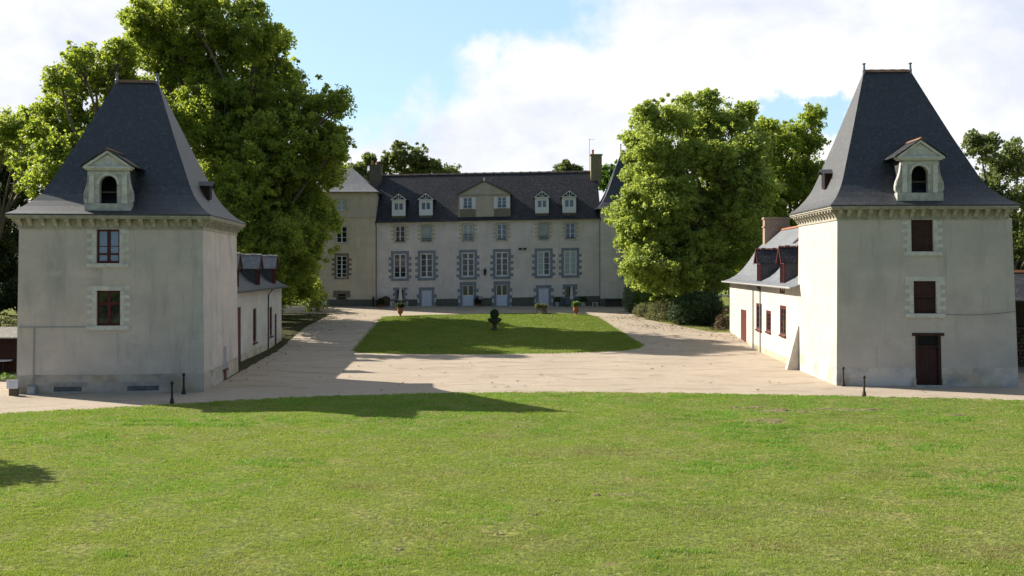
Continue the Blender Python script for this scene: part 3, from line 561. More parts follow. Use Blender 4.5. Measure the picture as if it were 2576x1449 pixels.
def lucarne(par, f, cx_, z0, zt, w_body, w_ped, zped, ow, oz0, oz1, zsc, roofback=2.9, beam=True):
    """stone attic window with arched opening, scrolls and pediment; its face stands on the wall plane"""
    l, r = cx_ - w_body / 2, cx_ + w_body / 2; ol, orr = cx_ - ow / 2, cx_ + ow / 2; ra = ow / 2; zc = oz1 - ra
    mb = MB(f); dd = (-.02, .30)
    mb.box(cx_ - w_ped / 2 + .05, cx_ + w_ped / 2 - .05, -.10, .35, z0, oz0 - .02)                      # base course
    mb.box(l, ol, *dd, oz0 - .018, zc); mb.box(orr, r, *dd, oz0 - .018, zc)
    n = 14
    for k in range(n):                                    # arch
        a0, a1 = math.pi * k / n, math.pi * (k + 1) / n; x0, x1 = cx_ + ra * math.cos(a0), cx_ + ra * math.cos(a1); y0, y1 = zc + ra * math.sin(a0), zc + ra * math.sin(a1)
        mb.prism([(x1, y1), (x0, y0), (x0, zped - .12), (x1, zped - .12)], *dd)
    mb.box(l, ol, *dd, zc, zped - .12); mb.box(orr, r, *dd, zc, zped - .12)
    body = mb.build('stone_dormer', STONE_D, par)
    ar = MB(f)
    for k in range(n):
        a0, a1 = math.pi * k / n, math.pi * (k + 1) / n
        ar.prism([(cx_ + ra * math.cos(a1), zc + ra * math.sin(a1)), (cx_ + ra * math.cos(a0), zc + ra * math.sin(a0)), (cx_ + (ra + .13) * math.cos(a0), zc + (ra + .13) * math.sin(a0)), (cx_ + (ra + .13) * math.cos(a1), zc + (ra + .13) * math.sin(a1))], -.05, -.021)
    for s in (-1, 1):
        xa = cx_ + s * (w_body / 2 - .14); ar.box(xa - .13, xa + .13, -.07, -.022, oz0, zped - .46); ar.box(xa - .16, xa + .16, -.09, -.022, zped - .45, zped - .38); ar.box(xa - .15, xa + .15, -.08, -.022, oz0 - .01, oz0 + .14)
    ar.box(l - .03, r + .03, -.06, -.022, zped - .36, zped - .30); ar.build('pilaster', STONE, body)
    for s in (-1, 1):                                      # side scrolls
        xs = r if s > 0 else l; wo = w_ped / 2 - w_body / 2 + .02; H_ = zsc - oz0; out = [(0, 0), (.75, 0), (1.0, .08), (1.02, .22), (.85, .36), (.55, .50), (.33, .64), (.20, .80), (.16, .95), (0, 1.0)]
        p = [(xs + s * wo * a, oz0 - .018 + H_ * b) for a, b in out]; sb = MB(f); sb.prism(p, .0, .26)
        cxs, czs = xs + s * wo * .55, oz0 + H_ * .2
        for rr, e in ((.17, .03), (.09, .055)): sb.lathe([(0.001, 0), (.001, 0)], 3, (0, -50)) if False else None
        k = 18; sp = [(cxs + s * wo * .36 * (1 - q / k * .75) * math.cos(q * .62), -.025, czs + H_ * .13 * (1 - q / k * .75) * math.sin(q * .62)) for q in range(k)]
        sb.tube(sp, .022, 5); st = [(xs + s * wo * (a * .8 + .02), -.02, oz0 + H_ * b) for a, b in out[3:]]; sb.tube(st, .022, 5); sb.build('scroll', STONE_D, body)
    pm = MB(f); hw = w_ped / 2
    pm.box(cx_ - hw, cx_ + hw, -.20, .34, zped - .1, zped); pm.box(cx_ - hw + .1, cx_ + hw - .1, -.13, .34, zped - .17, zped - .102)
    pm.prism([(cx_ - hw + .2, zped + .002), (cx_ + hw - .2, zped + .002), (cx_, zt - .2)], -.05, .33)
    e = .12; pm.prism([(cx_ - hw, zped + .003), (cx_ - hw + .22, zped + .003), (cx_, zt - e - .03), (cx_, zt)], -.18, -.052); pm.prism([(cx_ + hw, zped + .003), (cx_, zt), (cx_, zt - e - .03), (cx_ + hw - .22, zped + .003)], -.18, -.052)
    pm.box(cx_ - .16, cx_ + .16, -.075, -.051, zped + .12, zped + .38)
    pm.build('pediment', STONE, body)
    rf = MB(f)
    for s in (-1, 1):
        rf.hexa([(cx_, -.24, zt + .01), (cx_ + s * (hw + .12), -.24, zped - .02), (cx_ + s * (hw + .12), roofback, zped - .02), (cx_, roofback, zt + .01)], [(cx_, -.24, zt + .07), (cx_ + s * (hw + .12), -.24, zped + .04), (cx_ + s * (hw + .12), roofback, zped + .04), (cx_, roofback, zt + .07)])
    rr = rf.build('dormer_roof', SLATE_M, body)
    MB(f).prisma([(0, 0)] * 3, 0, 0) if False else None
    rt = MB(f); k = 9
    for q in range(k): y0 = -.26 + (roofback + .2) * q / k; rt.prism([(cx_ - .13, zt + .015), (cx_ + .13, zt + .015), (cx_, zt + .14)], y0, y0 + (roofback + .2) / k * .96)
    rt.build('ridge_tile', ORANGE, rr)
    for s in (-1, 1): x = cx_ + s * (w_body / 2 - .03); MB(f).box(min(x, x - s * .05), max(x, x - s * .05), .302, roofback, z0 + .1, zped - .03).build('cheek', SLATE, body)   # slate-hung cheeks
    ib = MB(f); ib.box(l + .09, r - .09, roofback - .1, roofback - .05, oz0 - .1, zped - .1); ib.box(l + .09, r - .09, .31, roofback - .11, oz0 - .12, oz0 - .06); ib.build('dark_attic', DARK, body)
    if beam: q = MB(f); q.box(ol + .002, orr - .002, .16, .22, oz0 + (oz1 - oz0) * .38, oz0 + (oz1 - oz0) * .43); q.build('wooden_bar', WOOD, body)
    return body
def vent_dormer(par, fm, a, dpt, z, zt, w=.5):            # tiny roof vent; fm(a, depth, z)
    mb = MB(fm); mb.box(a - w / 2 + .05, a + w / 2 - .05, dpt, dpt + 1.2, z, zt - .2); b = mb.build('roof_vent', REDB, par)
    r = MB(fm); r.prism([(a - w / 2 - .1, zt - .26), (a, zt + .02), (a + w / 2 + .1, zt - .26), (a, zt - .05)], dpt - .2, dpt + 1.3); r.build('vent_roof', SLATE, b)
    r = MB(fm); r.box(a - w / 2 + .1, a + w / 2 - .1, dpt - .012, dpt - .002, z + .08, zt - .26); r.build('vent_opening', DARK, b)
# ---- left tower
OL, THL, wL, dL = (-25.08, 48.69), math.atan(.099), 9.27, 9.5; HL, zeL, zrL = 8.45, 9.12, 16.83
fL, uzL = frame(OL, THL, (.10, .10, .08, .08), wL, dL, HL)
TL = thing('stone_tower', 'square plastered tower at the left with red window frames and steep slate roof', 'tower', (OL[0], OL[1], 0))
def rect_px(uz, x0, x1, y0, y1): (a, zt), (b, _), (_, zb) = uz(x0, y0), uz(x1, y0), uz((x0 + x1) / 2, y1); zt = (uz(x0, y0)[1] + uz(x1, y0)[1]) / 2; return (a, b, zb, zt)
w1 = rect_px(uzL, 241, 300, 577, 662); w2 = rect_px(uzL, 242, 302, 731, 819)
(ca, cz0), (cb, cz1) = uzL(135, 985), uzL(205, 968); (cc, _), (cd, _) = uzL(320, 985), uzL(400, 968)
mb = MB(fL); wall(mb, 0, wL, -.3, HL, [w1, w2], .22)
side = lambda a, b, z: fL(wL - b, a, z)                     # right-hand face: a runs away from the camera
door = (4.95, 5.85, -.05, 1.87)
tmp = mb.m; mb.m = side; wall(mb, 0, dL, -.3, HL, [door], .25); mb.m = tmp
mb.quad((0, 0, -.3), (0, dL, -.3), (0, dL, HL), (0, 0, HL)); mb.quad((0, dL, -.3), (wL, dL, -.3), (wL, dL, HL), (0, dL, HL)); mb.quad((0, 0, HL), (wL, 0, HL), (wL, dL, HL), (0, dL, HL))
wl = mb.build('wall', W_TL, TL)
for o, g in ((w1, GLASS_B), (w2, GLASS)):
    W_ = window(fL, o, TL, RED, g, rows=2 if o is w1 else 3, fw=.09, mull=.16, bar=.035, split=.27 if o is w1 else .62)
    surround(fL, o, STONE, W_, jw=.24, ext=.26, h=.21, lint=.24, sill=.22)
D_ = MB(side); D_.box(door[0], door[1], .012, .20, .61, door[3] - .02); D_ = D_.build('door', GREYB, TL); q = MB(side); q.box(door[0] + .01, door[1] - .01, .012, .138, .0, .52); q.box(door[0] - .12, door[1] + .12, -.10, .10, .53, .60); q.build('door_panel', REDL, D_)
for a, b in ((ca, cb), (cc, cd)):                           # cellar openings with stone lintels
    q = MB(fL); q.box(a, b, -.012, .02, .10, .34); q = q.build('cellar_opening', mat('cellar_dark', (.15, .16, .17), .9, .5, 3), TL)
    MB(fL).box(a - .25, b + .25, -.03, .02, .345, .56).build('lintel', mat('stained_blue_stone', (.42, .39, .35), .9, .4, 3), q)
pc, pz = uzL(84, 825); p2 = uzL(45, 824)[0]; p3 = uzL(225, 826)[0]
q = MB(fL); q.tube([(pc, -.04, .1), (pc, -.04, pz)], .028, 6); q.tube([(p2, -.03, pz + .04), (p3, -.03, pz + .04)], .02, 6); q.build('conduit', GREYB, TL)
CORN = mat('cornice_stone', (.46, .43, .35), .9, .4, 3, spec=.1, bump=.015)
cornice(TL, fL, wL, dL, HL, zeL, CORN)
rectL = (-.50, wL + .50, -.50, dL + .50); RL = hip_roof(TL, fL, rectL, zeL, zrL, (wL / 2 - 1.15 - .02, wL / 2 + 1.08, dL / 2), SLATE)
(dc, zt), (_, zp), (_, zb), (_, o1), (_, o0) = uzL(265.5, 378), uzL(265, 418.7), uzL(265, 521), uzL(271, 441), uzL(271, 510.6)
lucarne(TL, fL, uzL(271, 500)[0], zb - .3, zt, 1.95, 2.45, zp, .88, o0, o1, zb + 2.0)
vent_dormer(TL, side, 4.6, .55, zeL + 1.1, zeL + 2.1, .75)
# ---- right tower
ORr, THR, wR, dR = (17.6, 52.18), -.042, 9.67, 8.35; HR, zeR, zrR = 9.08, 9.78, 17.9
fR, uzR = frame(ORr, THR, (.06, .33, .08, .08), wR, dR, HR)
TR = thing('stone_tower', 'square plastered tower at the right with dark boarded windows, red door and steep slate roof', 'tower', (ORr[0], ORr[1], 0))
w1 = rect_px(uzR, 2297, 2354.6, 545.2, 632.3); w2 = rect_px(uzR, 2301, 2359, 706.9, 788.6); dr = rect_px(uzR, 2303, 2369, 845, 963); dr = (dr[0], dr[1], -.05, dr[3])
mb = MB(fR); wall(mb, 0, wR, -.3, HR, [w1, w2, dr], .22)
sideR = lambda a, b, z: fR(b, a, z)                         # left-hand face
mb.quad((0, 0, -.3), (0, dR, -.3), (0, dR, HR), (0, 0, HR)); mb.quad((wR, 0, -.3), (wR, dR, -.3), (wR, dR, HR), (wR, 0, HR)); mb.quad((0, dR, -.3), (wR, dR, -.3), (wR, dR, HR), (0, dR, HR)); mb.quad((0, 0, HR), (wR, 0, HR), (wR, dR, HR), (0, dR, HR))
mb.build('wall', W_TR, TR)
s1 = boards(fR, w1, TR, REDB, n=6); surround(fR, w1, STONE, s1, jw=.24, ext=.26, h=.21, lint=.24, sill=.22)
s2 = boards(fR, (w2[0], w2[1], w2[2], w2[3] - .95), TR, DARK if False else REDB, n=6, dd=.12); q = MB(fR); q.box(w2[0] + .01, w2[1] - .01, .10, .16, w2[3] - .93, w2[3] - .01); q.build('upper_panel', REDB, s2); surround(fR, w2, STONE, s2, jw=.24, ext=.26, h=.21, lint=.24, sill=.22)
D_ = boards(fR, (dr[0] + .16, dr[1] - .16, 0, dr[3] - .62), TR, REDB, 'door', 5, .14)
q = MB(fR); q.box(dr[0], dr[0] + .155, .02, .16, 0, dr[3] - .0); q.box(dr[1] - .155, dr[1], .02, .16, 0, dr[3]); q.box(dr[0] + .156, dr[1] - .156, .04, .16, dr[3] - .61, dr[3] - .52); q.box(dr[0] - .16, dr[1] + .16, -.05, .17, dr[3] + .004, dr[3] + .16); q.build('door_frame', REDB, D_)
q = MB(fR); q.box(dr[0] + .156, dr[1] - .156, .13, .15, dr[3] - .51, dr[3] - .01); q.build('transom_pane', DARK, D_)
q = MB(fR); q.box(dr[0] - .16, dr[0] - .005, -.10, -.01, -.1, .42); q.box(dr[1] + .005, dr[1] + .22, -.10, -.01, -.1, .42); q.build('jamb_stone', TUFF, D_)
q = MB(fR); q.box(dr[0] - .15, dr[1] + .15, -.45, -.11, -.1, .07); q.build('doorstep', STONE_D, D_)
cornice(TR, fR, wR - .28, dR, HR, zeR, CORN)
hip_roof(TR, fR, (-.52, wR + .30, -.50, dR + .50), zeR, zrR, (2.85, 5.62, dR / 2), SLATE)
(_, zt), (_, zp), (_, zb), (_, o1), (_, o0) = uzR(2323, 351.6), uzR(2323, 394.2), uzR(2323, 496), uzR(2321, 415.6), uzR(2321, 483.7)
lucarne(TR, fR, uzR(2320, 480)[0], zb - .3, zt, 1.98, 2.65, zp, .93, o0, o1, zb + 2.05, 2.7)
vent_dormer(TR, sideR, 4.2, .40, zeR + 1.25, zeR + 2.35, .8)
b0 = [(-.78, dR - .35, -.2), (-.02, dR - .35, -.2), (-.02, dR + .2, -.2), (-.78, dR + .2, -.2)]; b1 = [(-.06, dR - .35, 2.75), (-.02, dR - .35, 2.75), (-.02, dR + .2, 2.75), (-.06, dR + .2, 2.75)]
MB(fR).hexa(b0, b1).build('buttress', mat('buttress_plaster', (.55, .52, .45), .95, .25, 3), TR)
q = MB(fR); ua, za = uzR(2375, 790); ub, zb_ = uzR(2560, 783)
q.tube([(ua + (ub - ua) * k / 10, -.05, za + (zb_ - za) * k / 10 - .11 * math.sin(math.pi * k / 10)) for k in range(11)], .010, 5); q.build('cable', PIPE, TR)
# ------------------------------------------------------------------ outbuildings
def gable_profile(d0, d1, ze, rd, zr, curve=.35):          # from front eave over the ridge to the back eave (depth, z)
    P = []; n = 8
    for k in range(n + 1):
        t = k / n; P.append((d0 + (rd - d0) * t, ze + (zr - ze) * (t - curve * .35 * math.sin(math.pi * min(1, t * 1.6)) * (1 if t < .625 else 0))))
    for k in range(1, n + 1):
        t = 1 - k / n; P.append((d1 + (rd - d1) * t, ze + (zr - ze) * (t - curve * .35 * math.sin(math.pi * min(1, t * 1.6)) * (1 if t < .625 else 0))))
    return P
def small_dormer(par, f, a, w, z0, ze, zt, back, wm, glass=GLASS, tile=None, body=REDL):
    l, r = a - w / 2, a + w / 2; mb = MB(f)
    mb.box(l, l + .10, -.05, .06, z0, ze); mb.box(r - .10, r, -.05, .06, z0, ze); mb.box(l + .10, r - .10, -.05, .06, ze - .1, ze); mb.box(l + .1, r - .1, -.06, .06, z0, z0 + .12); mb.box(a - .04, a + .04, -.03, .05, z0 + .12, ze - .1)
    mb.prism([(l, ze + .003), (r, ze + .003), (a, zt - .06)], -.04, .03)
    b = mb.build('dormer', body, par)
    MB(f).box(l + .1, r - .1, .02, .035, z0 + .12, ze - .1).build('pane', glass, b)
    for q0 in (l + .01, r - .06): MB(f).box(q0, q0 + .05, .062, back, z0 - .1, ze + .02).build('cheek', SLATE, b)
    rf = MB(f); hw = w / 2 + .16
    for s in (-1, 1): rf.hexa([(a, -.25, zt), (a + s * hw, -.25, ze - .05), (a + s * hw, back, ze - .05), (a, back, zt)], [(a, -.25, zt + .05), (a + s * hw, -.25, ze), (a + s * hw, back, ze), (a, back, zt + .05)])
    R_ = rf.build('dormer_roof', wm, b)
    v = MB(f)
    for s in (-1, 1): v.hexa([(a, -.29, zt - .12), (a + s * hw, -.29, ze - .18), (a + s * hw, -.252, ze - .18), (a, -.252, zt - .12)], [(a, -.29, zt + .06), (a + s * hw, -.29, ze + .01), (a + s * hw, -.252, ze + .01), (a, -.252, zt + .06)])
    v.build('bargeboard', body, b)
    t = MB(f); n = 8
    for k in range(n): y0 = -.27 + (back + .27) * k / n; t.prism([(a - .10, zt + .02), (a + .10, zt + .02), (a, zt + .13 + (.03 if k % 2 else 0))], y0, y0 + (back + .27) / n * .9)
    t.build('ridge_tile', tile or mat('dark_red_ridge_tile', (.16, .06, .045), .85, .4, 5), R_); return b
# left outbuilding: facade faces the courtyard (+x); a runs away from the camera
thH = math.pi / 2 + .064; OH = (-18.3 + .064 * 5.5, 59.3); fH, _ = frame(OH, thH)
LH = thing('outbuilding', 'low plastered outbuilding with red doors and gabled dormers beside the left tower', 'building', (OH[0], OH[1], 0)); A1 = 21.4
ops = [(4.7, 5.75, -.05, 3.75), (9.75, 10.95, .98, 3.45), (16.1, 17.2, 1.0, 3.3), (18.2, 19.2, -.05, 2.65)]
mb = MB(fH); wall(mb, 0, A1, -.3, 4.85, ops, .2); mb.quad((A1, 0, -.3), (A1, 7, -.3), (A1, 7, 4.85), (A1, 0, 4.85)); mb.quad((0, 0, -.3), (0, 7, -.3), (0, 7, 4.85), (0, 0, 4.85)); mb.quad((0, 7, -.3), (A1, 7, -.3), (A1, 7, 4.85), (0, 7, 4.85)); mb.build('wall', W_H, LH)
for o in ops[:1] + ops[3:]: boards(fH, o, LH, REDL, 'door', 4, .05)
for o in ops[1:3]:
    x = window(fH, o, LH, REDL, GLASS, rows=4, fw=.1, dd=.06); MB(fH).box(o[0] - .1, o[1] + .1, -.12, .1, o[2] - .1, o[2] - .004).build('sill', REDL, x)
hip_roof(LH, fH, (-.3, A1 + .5, -.45, 7.45), 4.87, 8.55, (.2, A1 - 6.2, 3.5), SLATE, prof=[(0, 1), (.06, .9), (.14, .8), (.3, .64), (.6, .36), (1, 0)], fin=False, ridgecol=ORANGE)
for a in (4.3, 11.45, 17.95): small_dormer(LH, fH, a, 1.2, 4.86, 6.35, 7.3, 3.1, mat('slate_white_lichen', rough=.6, spec=.5, tweak=slate((.30, .29, .28), (.42, .40, .38), (.12, .11, .10), .6)), tile=TUFF, body=RED)
MB(fH).tube([(15.2, -.42, 4.8), (15.2, -.3, 4.6), (15.2, -.08, 4.3), (15.2, -.08, .0)], .05, 8).build('downpipe', PIPE, LH)
MB(fH).tube([(-.3, -.5, 4.80), (A1 + .5, -.5, 4.80)], .06, 8).build('gutter', PIPE, LH)
# right cottage: facade faces the courtyard (-x); a runs towards the camera
thC = -math.pi / 2 + .066; OC = (19.8, 87.5); 
thC = math.atan2(-1, -.066); fC, uzC = frame(OC, thC); LC = 27.5
RC = thing('cottage', 'pale plastered cottage with dark red windows behind the right tower', 'house', (OC[0], OC[1], 0))
def opC(x0, x1, y0, y1, base=False):
    a0, a1 = uzC(x0, 700)[0], uzC(x1, 700)[0]; z1 = uzC((x0 + x1) / 2, y0)[1]; z0 = gz(OC[1] - (a0 + a1) / 2) - .02 if base else uzC((x0 + x1) / 2, y1)[1]; return (min(a0, a1), max(a0, a1), z0, z1)
oC = [opC(1863, 1877, 779, 848, True), opC(1903, 1915, 767, 829), opC(1928, 1938, 785, 834), opC(1963, 1976, 773, 843)]
zeC = 5.22
mb = MB(fC); wall(mb, 0, LC, -.3, zeC, oC, .2)
pr = gable_profile(0, 8.6, zeC, 4.3, 9.7, .38); mb.poly([(0, 0, -.3), (0, 8.6, -.3)] + [(0, d_, z_ - .08) for d_, z_ in pr[::-1]]); mb.quad((0, 8.6, -.3), (LC, 8.6, -.3), (LC, 8.6, zeC), (0, 8.6, zeC)); mb.build('wall', W_HR, RC)
boards(fC, (oC[0][0], oC[0][1], oC[0][2], oC[0][3]), RC, REDL, 'door', 3, .05)
for o in oC[1:]:
    x = window(fC, o, RC, REDL, GLASS, rows=4, fw=.12, dd=.03); MB(fC).box(o[0] - .14, o[1] + .14, -.12, .1, o[2] - .12, o[2] - .004).build('sill', REDL, x)
    q = MB(fC); q.box(o[0] - .12, o[0], -.02, .05, o[2], o[3] + .12); q.box(o[1], o[1] + .12, -.02, .05, o[2], o[3] + .12); q.box(o[0], o[1], -.02, .05, o[3], o[3] + .12); q.build('red_surround', REDL, x)
pr = gable_profile(-.55, 9.15, zeC - .05, 4.3, 9.75, .38); mb = MB(fC); lo = [(d_, z_ - .1) for d_, z_ in pr]
for (p, q_), (a, b) in zip(zip(pr, pr[1:]), zip(lo, lo[1:])):
    mb.hexa([(-.5, a[0], a[1]), (-.5, b[0], b[1]), (LC, b[0], b[1]), (LC, a[0], a[1])], [(-.5, p[0], p[1]), (-.5, q_[0], q_[1]), (LC, q_[0], q_[1]), (LC, p[0], p[1])])
CR_ = mb.build('roof', mat('slate_cottage', rough=.5, spec=.4, tweak=slate((.22, .235, .26), (.28, .29, .31), (.24, .22, .19), .5)), RC)
q = MB(fC); n = 60
for k in range(n): x0 = -.5 + (LC + .5) * k / n; q.prisma([(4.15, 9.7), (4.45, 9.7), (4.3, 9.86 + (.02 if k % 2 else 0))], x0, x0 + (LC + .5) / n * .95)
q.build('ridge_tile', TERRA, CR_)
ua, _ = uzC(1925.7, 600); q = MB(fC); q.box(.3, 1.2, 2.9, 5.1, 7.6, 10.75); q.box(.22, 1.28, 2.82, 5.18, 10.0, 10.12); q.box(.22, 1.28, 2.82, 5.18, 10.72, 10.9); q.build('chimney', BRICK, RC)
aD1 = uzC(1909, 700)[0]; aD2 = uzC(1968, 700)[0]
small_dormer(RC, fC, aD1, 1.3, zeC - .0, 6.75, 7.75, 3.0, SLATE_M); small_dormer(RC, fC, aD2, 1.3, zeC - .55, 6.75, 7.75, 3.0, SLATE_M)
MB(fC).box(aD1 - .55, aD1 + .55, -.06, .02, zeC - .62, zeC - .25).build('red_lintel', REDL, RC)
def roofz(d):
    for (a, b), (c, e) in zip(pr, pr[1:]):
        if a <= d <= c: return b + (e - b) * (d - a) / (c - a)
for a in (aD1 - .4, aD1 + 5):
    q = MB(fC); d0, d1 = 2.7, 3.5; z0, z1 = roofz(d0), roofz(d1); q.hexa([(a - .4, d0, z0 - .02), (a + .4, d0, z0 - .02), (a + .4, d1, z1 - .02), (a - .4, d1, z1 - .02)], [(a - .4, d0, z0 + .08), (a + .4, d0, z0 + .08), (a + .4, d1, z1 + .08), (a - .4, d1, z1 + .08)]); q.build('skylight', mat('skylight_frame', (.05, .03, .035), .4), CR_)
for px in (1896, 1914): a = uzC(px, 720)[0]; MB(fC).tube([(a, -.5, 5.1), (a, -.4, 4.95), (a, -.08, 4.6), (a, -.08, .0)], .05, 8).build('downpipe', mat('grey_downpipe', (.25, .23, .24), .5), RC)
MB(fC).tube([(-.5, -.62, 5.12), (LC, -.62, 5.12)], .07, 8).build('gutter', mat('grey_gutter', (.35, .34, .33), .5), RC)
# barn behind the right tower, at the picture edge
BR = thing('woodshed', 'slate roofed woodshed behind the right tower with stacked logs', 'shed', (31, 60, 0)); q = MB()
q.box(29.5, 40, 65.8, 66, -.2, 4.3); q.box(29.5, 29.7, 60.5, 65.8, -.2, 4.3); q.box(34, 34.2, 60.5, 60.7, -.2, 4.3); q.build('wall', WOOD, BR)
q = MB(); q.hexa([(28.8, 59.8, 4.25), (40.5, 59.8, 4.25), (40.5, 63.2, 6.0), (28.8, 63.2, 6.0)], [(28.8, 59.8, 4.35), (40.5, 59.8, 4.35), (40.5, 63.2, 6.1), (28.8, 63.2, 6.1)]); q.hexa([(28.8, 66.6, 4.25), (40.5, 66.6, 4.25), (40.5, 63.2, 6.0), (28.8, 63.2, 6.0)], [(28.8, 66.6, 4.35), (40.5, 66.6, 4.35), (40.5, 63.2, 6.1), (28.8, 63.2, 6.1)]); rr = q.build('roof', SLATE_M, BR)
q = MB(); q.prisma([(63.05, 6.08), (63.35, 6.08), (63.2, 6.25)], 28.8, 40.5); q.build('ridge_tile', TERRA, rr)
q = MB(); rnd = random.Random(4)
for r_ in range(11):
    for k in range(24): q.tube([(29.9 + k * .26 + (.13 if r_ % 2 else 0), 62.2 + rnd.uniform(-.08, .08), .12 + r_ * .235), (29.9 + k * .26 + (.13 if r_ % 2 else 0), 63.2, .12 + r_ * .235)], .125, 7)
q.build('log_pile', mat('cut_logs', (.14, .09, .06), .9, .6, 8), BR)
# ------------------------------------------------------------------ manor
YM = 113.5; SH = .0187; ZG = gz(YM)
def fM(a, d, z): return (a, YM + d, z + SH * (a + 13.2))
def fW(a, d, z): return (a, YM + d, z)
def X(px): return (px - HX) / FPX * YM
MN = thing('manor_house', 'long plastered manor across the courtyard with white windows and slate roof', 'house', (0, YM, ZG))
cols = [X(p) for p in (1006, 1073, 1177, 1262, 1367, 1434)]; xl, xr = X(945), X(1508.5)
second = [(c - .55, c + .55, 9.42, 11.32) for c in cols]; first = [(c - .76, c + .76, 5.13, 8.02) for c in cols]
def sh(a): return SH * (a + 13.2)
doors = {1: (cols[1] - .61, cols[1] + .61, ZG + .02 - sh(cols[1]), 3.66), 4: (cols[4] - .61, cols[4] + .61, ZG + .02 - sh(cols[4]), 3.66), 2: (cols[2] - .66, cols[2] + .66, ZG + .05 - sh(cols[2]), 4.15), 3: (cols[3] - .66, cols[3] + .66, ZG + .05 - sh(cols[3]), 4.15)}
small = {0: (cols[0] - .4, cols[0] + .4, 2.75, 3.75), 5: (cols[5] - .45, cols[5] + .4, 2.6, 3.75)}
zeM = 11.78; gl, gr = X(1153.5), X(1283); gz1 = 14.8; gw = [(X(1176) - .52, X(1176) + .52, 13.2, 14.5), (X(1262) - .52, X(1262) + .52, 13.2, 14.5)]
mb = MB(fM); wall(mb, xl, xr, .6, zeM, second + first + list(doors.values()) + list(small.values()), .22); mb.build('wall', W_M, MN)
mb = MB(fM); mb.quad((xl, 10, .6), (xr, 10, .6), (xr, 10, zeM), (xl, 10, zeM)); mb.build('rear_wall', W_M, MN)
seg = sorted([xl + .05, xr - .05] + [v for k in doors for v in (doors[k][0] - .5, doors[k][1] + .5)])
for k in range(0, len(seg), 2): MB(fM).box(seg[k], seg[k + 1], -.07, .0, .6, 2.62).build('plinth', mat('damp_plinth', (.13, .135, .12), .95, .35, 2.5), MN)
for i, o in enumerate(first):
    cur = {4: (0, .58), 5: True, 2: None}.get(i); w_ = window(fM, o, MN, WHITE, GLASS, rows=4 if i not in (2, 3) else 4, fw=.13, bar=.045, mull=.16, dd=.05, curtain=cur, split=.74 if i in (2, 3) else None)
    surround(fM, o, BLUEST, w_, jw=.30, ext=.30, h=.36, lint=.34, sill=.30, first=1, sx=.31)
for i, o in enumerate(second):
    w_ = window(fM, o, MN, WHITE if i not in (1, 4) else CURT, GLASS if i not in (3, 5) else mat('bluish_glass', (.07, .10, .17), .08, .2, 2, spec=.8), rows=3, fw=.07, bar=.04, mull=.12, dd=.12, curtain=True if i in (1, 2, 4) else None, rail=.75 if i == 2 else (.35 if i in (1, 4) else .12))
    surround(fM, o, TUFF, w_, jw=.20, ext=.30, h=.24, lint=.16, sill=.14, sx=.2)
for k in (1, 4):
    o = doors[k]; d_ = MB(fM); d_.box(o[0] + .01, o[1] - .01, .08, .13, o[2], o[3] - .01); d_ = d_.build('door', WHITEB, MN)
    q = MB(fM); q.box((o[0] + o[1]) / 2 - .012, (o[0] + o[1]) / 2 + .012, .068, .078, o[2] + .02, o[3] - .03); q.build('gap_strip', mat('door_shadow_gap', (.3, .34, .42), .6), d_); surround(fM, o, BLUEST, d_, jw=.30, ext=.28, h=.42, lint=.36, sill=0, first=1, sx=.32)  # thin strip coloured as the shadow gap between the door leaves
for k in (2, 3):
    o = doors[k]; zm = o[2] + (o[3] - o[2]) * .48; d_ = window(fM, (o[0], o[1], zm, o[3]), MN, WHITE, GLASS, rows=1, fw=.07, mull=.12, dd=.08, name='door')
    q = MB(fM); q.box(o[0] + .01, o[1] - .01, .09, .15, o[2], zm); c_ = (o[0] + o[1]) / 2
    for s in (-1, 1): q.box(c_ + s * .33 - .2, c_ + s * .33 + .2, .075, .089, o[2] + .18, zm - .15)
    q.build('door_panel', WHITEB, d_); surround(fM, o, BLUEST, d_, jw=.30, ext=.28, h=.40, lint=.42, sill=0, first=1, sx=.32)
    q = MB(fM); q.box(o[0] - .3, o[1] + .3, -.5, -.08, o[2] - .15, o[2] - .01); q.build('doorstep', BLUEST, d_)
for k, o in small.items():
    w_ = MB(fM); w_.box(o[0] + .01, o[1] - .01, .14, .18, o[2], o[3]); w_ = w_.build('window', GLASS, MN); surround(fM, o, BLUEST, w_, jw=.22, ext=.26, h=.3, lint=.3, sill=.2)
# main roof
RD, ZR = 5.2, 17.85; mb = MB(fM)
mb.hexa([(xl - .1, -.38, zeM - .04), (xr + .1, -.38, zeM - .04), (xr + .1, RD, ZR - .1), (xl - .1, RD, ZR - .1)], [(xl - .1, -.38, zeM + .05), (xr + .1, -.38, zeM + .05), (xr + .1, RD, ZR), (xl - .1, RD, ZR)])
mb.hexa([(xl - .1, 10.6, zeM - .04), (xr + .1, 10.6, zeM - .04), (xr + .1, RD, ZR - .1), (xl - .1, RD, ZR - .1)], [(xl - .1, 10.6, zeM + .05), (xr + .1, 10.6, zeM + .05), (xr + .1, RD, ZR), (xl - .1, RD, ZR)])
RM = mb.build('roof', SLATE_M, MN)
q = MB(fM); n = 70
for k in range(n): x0 = xl + (xr - xl) * k / n; q.prisma([(RD - .18, ZR - .1), (RD + .18, ZR - .1), (RD, ZR + .1 + (.03 if k % 3 == 0 else 0))], x0, x0 + (xr - xl) / n * .96)
q.build('ridge_tile', mat('dull_ridge_tile', (.15, .12, .10), .9, .4, 3), RM)
# gutter interrupted at the central gable
for a, b in ((xl, gl - .05), (gr + .05, xr)): MB(fM).tube([(a, -.42, zeM - .02), (b, -.42, zeM - .02)], .07, 8).build('gutter', PIPE, MN)
